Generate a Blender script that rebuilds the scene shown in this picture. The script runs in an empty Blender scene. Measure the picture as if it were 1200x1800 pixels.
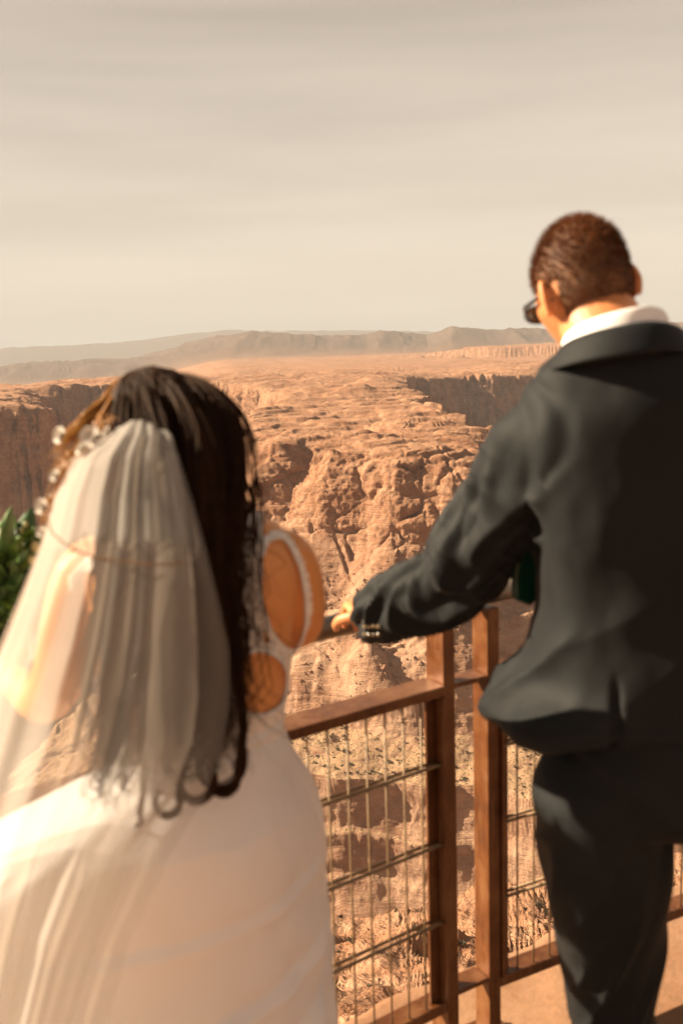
import bpy, math, random
import numpy as np
from mathutils import Vector, Matrix
random.seed(7); rng = np.random.default_rng(7)
scene = bpy.context.scene
QL = 1.0
col = scene.collection
PI = math.pi
A = lambda *v: np.array(v, dtype=float)
# ------------------------------------------------------------- camera frame
EYE = 1.62; PITCH = math.radians(9.57); ROLL = math.radians(1.8); F = 1750.0
fw = A(0, math.cos(PITCH), -math.sin(PITCH)); up0 = A(0, math.sin(PITCH), math.cos(PITCH)); rt0 = A(1, 0, 0)
RT = math.cos(ROLL)*rt0 - math.sin(ROLL)*up0; UP = math.sin(ROLL)*rt0 + math.cos(ROLL)*up0
CAM = A(0, 0, EYE)
def P(px, py, Y):                       # a measured sight line met at forward distance Y (metres)
    d = fw + RT*(px-600)/F - UP*(py-900)/F
    return CAM + d*(Y/d[1])
def on_z(px, py, z):
    d = fw + RT*(px-600)/F - UP*(py-900)/F
    return CAM + d*((z-EYE)/d[2])
# ------------------------------------------------------------- noise
def _h(ix, iy, iz, s):
    n = (ix*374761393 + iy*668265263 + iz*2147483647*7 + s*974634777).astype(np.int64)
    n = (n ^ (n >> 13)) * 1274126177
    n = n ^ (n >> 16)
    n = (n*2246822519) & 0xffffffff
    return ((n ^ (n >> 15)) & 0xffff)/65535.0*2-1
def vn(x, y, z=None, s=0):
    x = np.asarray(x, float); y = np.asarray(y, float)
    xi = np.floor(x).astype(np.int64); yi = np.floor(y).astype(np.int64)
    u = x-xi; v = y-yi; u = u*u*u*(u*(u*6-15)+10); v = v*v*v*(v*(v*6-15)+10)
    if z is None:
        zi = np.zeros_like(xi)
        a = _h(xi, yi, zi, s); b = _h(xi+1, yi, zi, s); c = _h(xi, yi+1, zi, s); d = _h(xi+1, yi+1, zi, s)
        return (a+(b-a)*u)*(1-v)+(c+(d-c)*u)*v
    z = np.asarray(z, float); zi = np.floor(z).astype(np.int64); w = z-zi; w = w*w*(3-2*w)
    r = []
    for k in (0, 1):
        a = _h(xi, yi, zi+k, s); b = _h(xi+1, yi, zi+k, s); c = _h(xi, yi+1, zi+k, s); d = _h(xi+1, yi+1, zi+k, s)
        r.append((a+(b-a)*u)*(1-v)+(c+(d-c)*u)*v)
    return r[0]*(1-w)+r[1]*w
def fbm(x, y, z=None, o=4, s=0, g=.5):
    t = 0; a = 1
    for i in range(o):
        t = t + a*vn(x*2**i+i*17.3, y*2**i-i*9.1, None if z is None else z*2**i, s+i); a *= g
    return t
def ridge(x, y, z=None, o=3, s=0):
    t = 0; a = 1
    for i in range(o):
        t = t + a*(1-2*np.abs(vn(x*2**i+i*7.3, y*2**i-i*3.1, None if z is None else z*2**i, s+i))); a *= .5
    return t
def sstep(a, b, x):
    t = np.clip((x-a)/(b-a), 0, 1); return t*t*(3-2*t)
# ------------------------------------------------------------- mesh building
class MB:
    def __init__(s): s.v = []; s.f = []; s.n = 0
    def add(s, v, f):
        s.v.append(np.asarray(v, float)); s.f += [tuple(i+s.n for i in q) for q in f]; s.n += len(v); return s
    def box(s, c, half, ax=None):
        ax = np.eye(3) if ax is None else np.asarray(ax)
        v = [np.asarray(c)+ax.T@(A(sx, sy, sz)*half) for sx in (-1, 1) for sy in (-1, 1) for sz in (-1, 1)]
        return s.add(v, [(0, 1, 3, 2), (4, 6, 7, 5), (0, 4, 5, 1), (2, 3, 7, 6), (0, 2, 6, 4), (1, 5, 7, 3)])
    def tube(s, pts, rad, n=12, up=(0, 0, 1), rb=None, cap=True, pw=2.0):
        pts = np.asarray(pts, float); m = len(pts); rad = np.broadcast_to(np.asarray(rad, float), (m,)); rb = rad if rb is None else np.broadcast_to(np.asarray(rb, float), (m,))
        T = np.gradient(pts, axis=0); T /= np.linalg.norm(T, axis=1)[:, None]+1e-12
        u = np.asarray(up, float); th = np.arange(n)*2*PI/n
        ct, st = np.cos(th), np.sin(th); ct = np.sign(ct)*np.abs(ct)**(2/pw); st = np.sign(st)*np.abs(st)**(2/pw)
        V = []
        for i in range(m):
            a = np.cross(T[i], u)
            if np.linalg.norm(a) < 1e-3: a = np.cross(T[i], A(1, .1, 0))
            a /= np.linalg.norm(a); b = np.cross(a, T[i]); u = b
            V.append(pts[i]+np.outer(ct*rad[i], a)+np.outer(st*rb[i], b))
        V = np.concatenate(V); Fc = []
        for i in range(m-1):
            for j in range(n):
                k = (j+1) % n; Fc.append((i*n+j, i*n+k, (i+1)*n+k, (i+1)*n+j))
        if cap: Fc += [tuple(range(n))[::-1], tuple((m-1)*n+j for j in range(n))]
        return s.add(V, Fc)
    def limb(s, pts, rad, n=20, up=(0, 0, 1), rb=None, per=6):      # smooth tapering limb with rounded ends
        p, r = spl(pts, per), spl(np.asarray(rad, float)[:, None], per)[:, 0]
        q = r if rb is None else spl(np.asarray(rb, float)[:, None], per)[:, 0]
        t0 = p[0]-p[1]; t0 /= np.linalg.norm(t0); t1 = p[-1]-p[-2]; t1 /= np.linalg.norm(t1)
        k = A(.95, .8, .5, .15)
        e0 = [p[0]+t0*min(r[0], q[0])*math.sqrt(1-(1-.0)*(x**2)) for x in (.25, .6, .86, .98)]
        e1 = [p[-1]+t1*min(r[-1], q[-1])*math.sqrt(1-x**2) for x in (.98, .86, .6, .25)]
        sc0 = A(.25, .6, .86, .98); sc1 = sc0[::-1]
        P_ = np.concatenate([e0, p, e1]); R_ = np.concatenate([r[0]*sc0, r, r[-1]*sc1]); Q_ = np.concatenate([q[0]*sc0, q, q[-1]*sc1])
        return s.tube(P_, R_, n, up, Q_)
    def rings(s, rings, cap=True):
        n = len(rings[0]); Fc = []
        for i in range(len(rings)-1):
            for j in range(n):
                k = (j+1) % n; Fc.append((i*n+j, i*n+k, (i+1)*n+k, (i+1)*n+j))
        if cap: Fc += [tuple(range(n))[::-1], tuple((len(rings)-1)*n+j for j in range(n))]
        return s.add(np.concatenate(rings), Fc)
    def ball(s, c, r, ax=None, nu=24, nv=16):
        ax = np.eye(3) if ax is None else np.asarray(ax)
        V = []
        for i in range(1, nv):
            ph = PI*i/nv
            for j in range(nu):
                th = 2*PI*j/nu; V.append(np.asarray(c)+ax.T@(A(math.sin(ph)*math.cos(th), math.sin(ph)*math.sin(th), math.cos(ph))*r))
        V += [np.asarray(c)+ax.T@(A(0, 0, 1)*r), np.asarray(c)+ax.T@(A(0, 0, -1)*r)]
        Fc = [(i*nu+j, (i+1)*nu+j, (i+1)*nu+(j+1) % nu, i*nu+(j+1) % nu) for i in range(nv-2) for j in range(nu)]
        t = len(V)-2
        Fc += [(t, j, (j+1) % nu) for j in range(nu)]+[(t+1, (nv-2)*nu+(j+1) % nu, (nv-2)*nu+j) for j in range(nu)]
        return s.add(V, Fc)
    def grid(s, G):
        a, b = G.shape[:2]
        return s.add(G.reshape(-1, 3), [(i*b+j, i*b+j+1, (i+1)*b+j+1, (i+1)*b+j) for i in range(a-1) for j in range(b-1)])
    def mesh(s, name):
        me = bpy.data.meshes.new(name); V = np.concatenate(s.v)
        me.from_pydata(V.tolist(), [], s.f); me.update(); return me
    def build(s, name, mat, parent=None, smooth=True, bevel=0, loc=None):
        me = s.mesh(name); o = link(name, me, mat, parent)
        if smooth: me.polygons.foreach_set('use_smooth', [True]*len(me.polygons))
        if bevel:
            m = o.modifiers.new('bevel', 'BEVEL'); m.width = bevel; m.segments = 2; m.limit_method = 'ANGLE'
            for p in me.polygons: p.use_smooth = False
        return o
def spl(pts, per=6):                                           # Catmull-Rom
    p = np.asarray(pts, float); p = np.concatenate([[2*p[0]-p[1]], p, [2*p[-1]-p[-2]]]); out = []
    for i in range(1, len(p)-2):
        for k in range(per):
            t = k/per
            out.append(.5*((2*p[i])+(p[i+1]-p[i-1])*t+(2*p[i-1]-5*p[i]+4*p[i+1]-p[i+2])*t*t+(3*p[i]-p[i-1]-3*p[i+1]+p[i+2])*t**3))
    out.append(p[-2]); return np.array(out)
def link(name, me, mat, parent=None):
    o = bpy.data.objects.new(name, me); col.objects.link(o)
    if mat is not None: me.materials.clear(); me.materials.append(mat)
    if parent is not None:
        o.parent = parent; o.matrix_parent_inverse = Matrix.Translation(-Vector(wloc(parent)))
    return o
def wloc(o):
    l = Vector(o.location)
    if o.parent is not None: return A(0, 0, 0) if o.type == 'MESH' else l
    return l
def tag(o, label=None, cat=None, group=None, kind=None):
    if label: o['label'] = label
    if cat: o['category'] = cat
    if group: o['group'] = group
    if kind: o['kind'] = kind
    return o
def empty(name, loc, label, cat, group=None):
    o = bpy.data.objects.new(name, None); col.objects.link(o); o.location = loc; o.empty_display_size = .1
    return tag(o, label, cat, group)
def np_mesh(name, V, Fq):
    me = bpy.data.meshes.new(name); V = np.asarray(V, np.float32); Fq = np.asarray(Fq, np.int32); k = Fq.shape[1]
    me.vertices.add(len(V)); me.vertices.foreach_set('co', V.ravel())
    me.loops.add(len(Fq)*k); me.loops.foreach_set('vertex_index', Fq.ravel())
    me.polygons.add(len(Fq)); me.polygons.foreach_set('loop_start', np.arange(len(Fq), dtype=np.int32)*k)
    me.update(calc_edges=True); me.polygons.foreach_set('use_smooth', np.ones(len(Fq), bool)); me.validate(); return me
def get_v(me):
    a = np.empty(len(me.vertices)*3, np.float32); me.vertices.foreach_get('co', a); return a.reshape(-1, 3).astype(float)
def get_n(me):
    a = np.empty(len(me.vertices)*3, np.float32); me.vertex_normals.foreach_get('vector', a); return a.reshape(-1, 3).astype(float)
def set_v(me, V): me.vertices.foreach_set('co', np.asarray(V, np.float32).ravel()); me.update()
def fuse(mb, voxel, smooth=3, name='m'):                        # union of closed shells as one continuous surface
    me = mb.mesh('tmp'); o = bpy.data.objects.new('tmp', me); col.objects.link(o)
    m = o.modifiers.new('r', 'REMESH'); m.mode = 'VOXEL'; m.voxel_size = voxel; m.use_smooth_shade = True
    if smooth:
        m = o.modifiers.new('s', 'SMOOTH'); m.factor = .5; m.iterations = smooth
    dg = bpy.context.evaluated_depsgraph_get(); dg.update()
    out = bpy.data.meshes.new_from_object(o.evaluated_get(dg)); out.name = name
    bpy.data.objects.remove(o); bpy.data.meshes.remove(me)
    out.polygons.foreach_set('use_smooth', np.ones(len(out.polygons), bool)); return out
# ------------------------------------------------------------- materials
def new_mat(name):
    m = bpy.data.materials.new(name); m.use_nodes = True; nt = m.node_tree; nt.nodes.clear()
    return m, nt, nt.nodes, nt.links
class G:                                                       # short node helper
    def __init__(s, name):
        s.m, s.nt, s.N, s.L = new_mat(name)
        s.out = s.N.new('ShaderNodeOutputMaterial')
    def n(s, t, ins=None, **kw):
        x = s.N.new('ShaderNode'+t)
        for k, v in kw.items(): setattr(x, k, v)
        for k, v in (ins or {}).items():
            i = x.inputs[k]
            if isinstance(v, bpy.types.NodeSocket): s.L.new(v, i)
            else: i.default_value = v
        return x
    def noise(s, vec, scale, detail=4, rough=.55, dist=0, out='Fac'):
        return s.n('TexNoise', {'Vector': vec, 'Scale': scale, 'Detail': detail, 'Roughness': rough, 'Distortion': dist}).outputs[out]
    def ramp(s, fac, stops, interp='LINEAR'):
        r = s.n('ValToRGB', {'Fac': fac}); e = r.color_ramp.elements; r.color_ramp.interpolation = interp
        while len(e) < len(stops): e.new(.5)
        for i, (p, c) in enumerate(stops):
            e[i].position = p; e[i].color = (*c, 1) if hasattr(c, '__len__') else (c, c, c, 1)
        return r.outputs['Color']
    def mix(s, f, a, b, mode='MIX'):
        x = s.n('Mix', None, data_type='RGBA', blend_type=mode)
        for k, v in ((0, f), (6, a), (7, b)):
            if isinstance(v, bpy.types.NodeSocket): s.L.new(v, x.inputs[k])
            else: x.inputs[k].default_value = v if k == 0 else (*v, 1)
        return x.outputs[2]
    def math(s, op, a, b=0, c=0):
        x = s.n('Math', None, operation=op)
        for k, v in enumerate((a, b, c)):
            if isinstance(v, bpy.types.NodeSocket): s.L.new(v, x.inputs[k])
            else: x.inputs[k].default_value = v
        return x.outputs[0]
    def map(s, vec, scale=(1, 1, 1), rot=(0, 0, 0)):
        return s.n('Mapping', {'Vector': vec, 'Scale': scale, 'Rotation': rot}).outputs[0]
    def bump(s, h, strength=.3, dist=.01, nrm=None):
        i = {'Height': h, 'Strength': strength, 'Distance': dist}
        if nrm is not None: i['Normal'] = nrm
        return s.n('Bump', i).outputs[0]
    def bsdf(s, **kw):
        b = s.n('BsdfPrincipled')
        for k, v in kw.items():
            i = b.inputs[k.replace('_', ' ')]
            if isinstance(v, bpy.types.NodeSocket): s.L.new(v, i)
            else: i.default_value = (*v, 1) if (hasattr(v, '__len__') and len(v) == 3 and i.type == 'RGBA') else v
        s.L.new(b.outputs[0], s.out.inputs[0]); return b
    def coord(s): return s.n('NewGeometry').outputs['Position']
def plain(name, c, rough=.6, metal=0, nscale=20, namp=.25, bump=.2, bdist=.002, **kw):
    g = G(name); p = g.coord(); f = g.noise(p, nscale, 5)
    colr = g.ramp(f, [(.3, tuple(x*(1-namp) for x in c)), (.7, tuple(min(1, x*(1+namp)) for x in c))])
    b = g.bump(g.noise(p, nscale*6, 4), bump, bdist)
    g.bsdf(Base_Color=colr, Roughness=rough, Metallic=metal, Normal=b, **kw); return g.m
# ============================================================= THE CANYON
def sd_poly(x, y, poly):                                        # >0 inside
    d = np.full(x.shape, 1e18); ins = np.zeros(x.shape, bool); n = len(poly)
    for i in range(n):
        ax, ay = poly[i]; bx, by = poly[(i+1) % n]
        ex, ey = bx-ax, by-ay; wx, wy = x-ax, y-ay
        t = np.clip((wx*ex+wy*ey)/(ex*ex+ey*ey), 0, 1)
        d = np.minimum(d, (wx-ex*t)**2+(wy-ey*t)**2)
        c = ((ay > y) != (by > y)) & (x < ex*(y-ay)/(ey if ey != 0 else 1e-9)+ax); ins ^= c
    d = np.sqrt(d); return np.where(ins, d, -d)
PL = [(-1800, 11500), (-9000, 9000), (-11500, -2000), (-3000, -400), (-900, 60), (-520, 330), (-330, 560), (-225, 618), (-186, 650), (-232, 750), (-235, 890), (-120, 905), (-62, 850), (-46, 740),
      (-50, 640), (-46, 520), (-44, 440), (-41, 424), (-30, 408), (-18, 404), (-4, 389), (10, 386), (24, 372), (38, 368), (50, 360), (60, 374), (64, 430), (61, 520), (58, 640), (56, 800), (62, 930), (72, 965),
      (150, 1010), (215, 1025), (320, 1080), (420, 900), (560, 560), (800, 200), (1600, -200), (9000, -3000), (11500, 3000), (8000, 9500)]
TER = [(-60, 372), (-44, 306), (-22, 289), (6, 282), (34, 278), (62, 266), (100, 250), (150, 290), (190, 380), (160, 600), (60, 420)]
def near_profile(s): return np.interp(s, [-5, 2.7, 3.0, 8, 20, 32, 42, 50, 58, 63, 68, 73, 95, 200, 260], [-.7, -.7, -2.7, -6.4, -14.6, -21.5, -26.6, -29.8, -33.0, -36.5, -46, -70, -125, -165, -240])
FD1 = A(math.cos(math.radians(34.7)), math.sin(math.radians(34.7))); FN1 = A(-FD1[1], FD1[0])
FZ = -.12
POST = on_z(807, 1793, 0.0)                                     # foot of the corner post
CR = [((-22, 398), (-12, 386), (-3, 377), (6, 366)), ((-38, 380), (-22, 362), (-10, 345), (-4, 330)), ((-9, 388), (-4, 378), (6, 352), (14, 335)),
      ((20, 372), (19, 364), (22, 355)), ((31, 372), (30, 362), (33, 354)), ((38, 380), (41, 368), (44, 358)), ((10, 376), (9, 366), (8, 360)), ((-30, 366), (-12, 338), (2, 316)), ((14, 345), (20, 322), (25, 300)), ((-2, 352), (10, 330), (18, 305))]
def height(x, y):
    r = np.hypot(x, y)
    s = np.where(r > 300, 1, 0)
    bt = .09+.91*sstep(60, 110, np.abs(x-6)); wx = x+8*fbm(x/42, y/42, o=2, s=3)+2.6*bt*fbm(x/9, y/9, o=3, s=8); wy = y+8*fbm(x/42, y/42, o=2, s=13)+2.6*bt*fbm(x/9, y/9, o=3, s=18)
    far = sstep(900, 1500, r)
    d = sd_poly(wx, wy, PL)
    butte = sstep(75, 60, np.abs(x-6))*sstep(860, 760, y)*sstep(250, 300, y)
    # plateau surface: ledged slickrock
    top = -31+(4.5*fbm(x/110, y/80, o=3, s=21)+2.6*fbm(x/34, y/20, o=3, s=25)*(1-.75*far))*(1-.35*far)
    top = top-butte*np.interp(y, [360, 400, 460, 560, 700, 820], [11, 6.5, 4, 3.4, 2, 0])
    q = 2.1; k = (top+.9*fbm(x/26, y/26, o=2, s=31))/q; kf = np.floor(k); fr = k-kf
    tt = .25*top+.75*(kf+sstep(.62, .98, fr))*q; top = top+(tt-top)*sstep(1000, 600, r)
    # cliff wall then talus; on the butte front an apron of slickrock
    wall = np.interp(-d, [0, .8, 2.5, 4.5, 9, 14, 60, 140, 220], [0, 5, 17, 28, 62, 92, 122, 168, 215])
    apr = np.interp(-d, [0, 1.3, 2.8, 4.4, 6.0, 8.2, 10, 13, 24, 42, 56, 66, 75, 120, 200], [0, 3.6, 5.4, 11, 14, 26, 30.5, 34, 43, 57, 69, 86, 104, 150, 210])
    drop = wall*(1-butte)+apr*butte
    edge = 2.5*np.exp(-np.clip(d, 0, 99)/5)
    base = np.where(d > 0, top-edge, np.minimum(top, -30-8*butte)-2.5-drop)
    # buttresses in the wall
    tal = sstep(16, 34, -d)*sstep(-70, -40, d)
    base = base+np.where(d < 0, tal*butte*(2.2*fbm(x/15, y/15, o=3, s=44)+.5*ridge(x/7, y/7, o=3, s=47)), 0)
    dome = 13*np.exp(-(((x-7)/8.5)**2+((y-318)/11)**2))+12*np.exp(-(((x-33)/13)**2+((y-322)/13)**2))+9*np.exp(-(((x+22)/12)**2+((y-326)/14)**2))
    base = base+dome*(d < 0)
    m = (r > 240) & (r < 460)
    if m.any():
        xs, ys = x[m], y[m]; g = np.zeros(xs.shape); jx = xs+1.0*fbm(xs/8, ys/8, o=2, s=71); jy = ys+1.0*fbm(xs/8, ys/8, o=2, s=72)
        for ci, pl in enumerate(CR):
            dd = np.full(xs.shape, 1e9)
            for (ax, ay), (bx, by) in zip(pl[:-1], pl[1:]):
                t = np.clip(((jx-ax)*(bx-ax)+(jy-ay)*(by-ay))/((bx-ax)**2+(by-ay)**2), 0, 1)
                dd = np.minimum(dd, np.hypot(jx-ax-t*(bx-ax), jy-ay-t*(by-ay)))
            g = np.maximum(g, (2.9 if ci < 3 else 2.0)*np.exp(-(dd/(.8 if ci < 3 else .7))**2)*(.55+.45*vn(xs/6, ys/6, s=75)))
        base[m] -= g
    # terrace on the inside of the bend
    dt = sd_poly(x+5*fbm(x/30, y/30, o=2, s=51)+.5*vn(x/5, y/5, s=53), y+5*fbm(x/30, y/30, o=2, s=52)+.5*vn(x/5, y/5, s=54), TER)
    ter = -128+.10*(y-285)+.9*fbm(x/14, y/14, o=4, s=55)+np.clip(dt, 0, 30)*.12
    ter = np.where(dt > 0, ter, -131+np.interp(dt, [-40, -8, -5, -1.2, 0], [-75, -24, -14, -9, 0]))
    h = np.maximum(base, np.maximum(ter, -196+4*fbm(x/60, y/60, o=2, s=61)))
    # low mesa, mid hills, far mesa
    mesa = 19*sstep(-60, 60, sd_poly(x+60*fbm(x/160, y/160, o=3, s=81), y+90*fbm(x/160, y/160, o=3, s=82), [(170, 1950), (420, 1800), (1500, 1700), (2500, 2400), (1500, 3000), (420, 2500)]))
    mesa = np.floor(mesa/4.5+.3)*4.5*.8+mesa*.2
    az = x/np.maximum(y, 1)
    hm = np.interp(az, [-.6, -.343, -.25, -.20, -.12, -.085, -.03, .03, .045, .09, .115, .16, .23, .3, .6], [40, 28, 44, 36, 50, 62, 50, 44, 54, 34, 58, 40, 34, 48, 40])
    hills = sstep(2900, 3500, y)*sstep(4700, 4100, y)*(hm*1.15+6+11*ridge(x/230, y/400, o=5, s=91))+sstep(2900, 3500, y)*0
    hf = np.interp(az, [-.6, -.345, -.27, -.2, -.11, -.06, -.03, .02, .08, .11, .15, .3, .8], [160, 148, 158, 160, 186, 172, 150, 146, 128, 90, 60, 70, 60])
    fm = sstep(8200, 8900, y)*(hf+8*fbm(az*30, y*0, o=4, s=95)-4*fbm(az*90, y*0, o=2, s=96))
    left = -sstep(950, 1700, y)*sstep(-.10, -.24, az)*62
    h = h+np.where(y > 1100, mesa+left, 0)+np.where(y > 2500, hills+fm, 0)
    # our own rim
    s = (x-POST[0])*FN1[0]+(y-POST[1])*FN1[1]; tl = x*FD1[0]+y*FD1[1]
    s2 = .25*s/.78+.75*r
    sw = np.where(s < .45, 0, s2)+np.clip(s2/12-.2, 0, 1)*2.2*fbm(x/13, y/13, o=3, s=101)
    nr = near_profile(sw)
    kn = sstep(18, 45, s2)*(1.5*fbm(x/10, y/10, o=2, s=111)+.35*ridge(x/3.5, y/3.5, o=3, s=113))+sstep(4, 14, s2)*(.30*fbm(x/2.4, y/2.4, o=3, s=115))
    nr = nr+kn
    return np.where((s2 < 250) & (r < 420), np.maximum(h, nr), h)
def make_land():
    az = np.concatenate([np.linspace(-180, -60, 40)[:-1], np.linspace(-60, -23, 60)[:-1], np.linspace(-23, 24, int(860*QL)), np.linspace(24, 60, 60)[1:], np.linspace(60, 180, 40)[1:-1]])
    az = np.radians(az); nc = len(az)
    rd = np.concatenate([np.geomspace(.6, 25, int(220*QL))[:-1], np.geomspace(25, 240, int(330*QL))[:-1], np.linspace(240, 460, int(900*QL))[:-1], np.geomspace(460, 1200, int(600*QL))[:-1], np.geomspace(1200, 9700, int(300*QL))])
    nrow = int(1500*QL)
    CS = []
    for c0 in range(0, nc, 120):
        a = az[c0:c0+120][:, None]; r = rd[None, :]
        H = height(np.sin(a)*r, np.cos(a)*r+0*a)
        seg = np.sqrt(np.diff(r, axis=1)**2+np.diff(H, axis=1)**2)/(.5*(r[:, 1:]+r[:, :-1])+6)
        wgt = np.interp(r[:, 1:], [60, 120, 240, 300, 340, 430, 460, 600, 1100, 1200], [.5, .6, 1.8, 2.8, 4.6, 4.6, 1.8, 2.6, 2.6, .6])*np.ones_like(seg)
        cs = np.concatenate([np.zeros((len(a), 1)), np.cumsum(seg*wgt, axis=1)], axis=1)
        CS.append(cs)
    CS = np.concatenate(CS); CS /= CS[:, -1:]
    for _ in range(2):                                          # let the row spacing change slowly from one bearing to the next
        k = max(3, int(13*QL)); pad = np.pad(CS, ((k, k), (0, 0)), mode='edge'); cc = np.cumsum(pad, axis=0)
        CS = (cc[2*k:]-np.concatenate([np.zeros((1, cc.shape[1])), cc[:-2*k-1]]))/(2*k+1)
    R = np.empty((nc, nrow)); tt = np.linspace(0, 1, nrow)
    for i in range(nc): R[i] = np.interp(tt, CS[i]/CS[i, -1], rd)
    X = np.sin(az)[:, None]*R; Y = np.cos(az)[:, None]*R; Z = height(X, Y)
    V = np.stack([X, Y, Z], -1)
    # 3D relief along the surface normal
    du = np.gradient(V, axis=0); dv = np.gradient(V, axis=1); N = np.cross(du, dv); N /= np.linalg.norm(N, axis=-1)[..., None]+1e-12
    N *= np.sign(N[..., 2:3]+1e-9)
    for ax_ in (0, 1):
        for sh_ in (1, 2, 3): N = N+(np.roll(N, sh_, ax_)+np.roll(N, -sh_, ax_))*.5
    N /= np.linalg.norm(N, axis=-1)[..., None]+1e-12
    mk = (R > 240) & (R < 500)
    xa, ya = X[mk], Y[mk]; e_ = 1.3
    gx = (height(xa+e_, ya)-height(xa-e_, ya))/(2*e_); gy = (height(xa, ya+e_)-height(xa, ya-e_))/(2*e_)
    nn_ = np.stack([-gx, -gy, np.ones_like(gx)], -1); N[mk] = nn_/np.linalg.norm(nn_, axis=-1)[..., None]
    steep = sstep(.75, .35, N[..., 2])
    big = sstep(200, 270, R)*sstep(1500, 1000, R)
    sc = 1+sstep(600, 900, R)*1.6
    wz = Z+2.0*vn(X/22, Y/22, s=200)
    blk = ridge(X/(11*sc)+.4*vn(X/5, Z/5, s=5), Y/(11*sc), Z/(22*sc)+.5*vn(X/9, Z/6, s=6), o=2, s=210)
    dis = steep*big*(sc*((.8-.8*sstep(110, 80, np.abs(X-8))*(R < 480))*np.clip(blk, -1.4, .35)+.45*fbm(X/3.2, Y/3.2, Z/4.5, o=3, s=220))+.8*sc*np.tanh(1.7*vn(wz/3.1, X/60, s=230))+.22*vn(wz/.9, X/30, s=231))
    bm = (np.abs(X-8) < 100) & (R > 300) & (R < 470) & (Z > -112)
    if bm.any():
        bx, by, bz = X[bm], Y[bm], Z[bm]; qx = bx/16+.22*vn(bx/13, bz/10, s=301)+.05*vn(bx/3, bz/3, s=303); qy = by/16; qz = bz/10+.30*vn(by/12, bx/12, s=302)+.05*vn(bx/3, bz/2.5, s=304)
        d1 = np.full(bx.shape, 9.); d2 = d1.copy(); cid = d1*0
        ix, iy, iz = np.floor(qx).astype(np.int64), np.floor(qy).astype(np.int64), np.floor(qz).astype(np.int64)
        for a in (-1, 0, 1):
            for b in (-1, 0, 1):
                for c in (-1, 0, 1):
                    jx, jy, jz = ix+a, iy+b, iz+c; hx, hy, hz = _h(jx, jy, jz, 311), _h(jx, jy, jz, 312), _h(jx, jy, jz, 313)
                    dd = np.sqrt((jx+.5+.45*hx-qx)**2+(jy+.5+.45*hy-qy)**2+(jz+.5+.45*hz-qz)**2); m1 = dd < d1
                    d2 = np.where(m1, d1, np.minimum(d2, dd)); cid = np.where(m1, _h(jx, jy, jz, 314), cid); d1 = np.where(m1, dd, d1)
        e = d2-d1; fade = sstep(100, 70, np.abs(bx-8))*sstep(-112, -95, bz)
        dis[bm] = dis[bm]*.55+fade*(1.2*cid*sstep(0, .3, e)+.6*sstep(0, .5, e)+.5*fbm(bx/2.2, by/2.2, bz/1.3, o=3, s=306)-1.5*np.exp(-(e/.05)**2)*np.clip(.45+.9*vn(bx/9, bz/9, s=305), 0, 1.2))*np.where(bz < -70, .45, 1)*(.25+.75*steep[bm])
    dis += (1-steep)*big*(.35*fbm(X/3.5, Y/3.5, Z/1.2, o=4, s=240))
    nearm = sstep(260, 200, R)*sstep(3, 6, R)
    dis += nearm*np.clip(R/40, .1, 1)*(.22*ridge(X/6, Y/6, Z/4, o=3, s=250)+.16*fbm(X/.9, Y/.9, Z/.9, o=3, s=255))
    dis = np.clip(dis, -3.5*sc, 3.5*sc)
    V = V+N*dis[..., None]
    idx = np.arange(nc*nrow).reshape(nc, nrow)
    nx = np.roll(idx, -1, axis=0)
    Fq = np.stack([idx[:, :-1], idx[:, 1:], nx[:, 1:], nx[:, :-1]], -1).reshape(-1, 4)[:, ::-1]
    me = np_mesh('canyon_terrain', V.reshape(-1, 3), Fq)
    o = link('canyon_terrain', me, rock_material()); tag(o, kind='structure', label='orange sandstone canyon with a ledged butte in the river bend')
    return V, N
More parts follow.
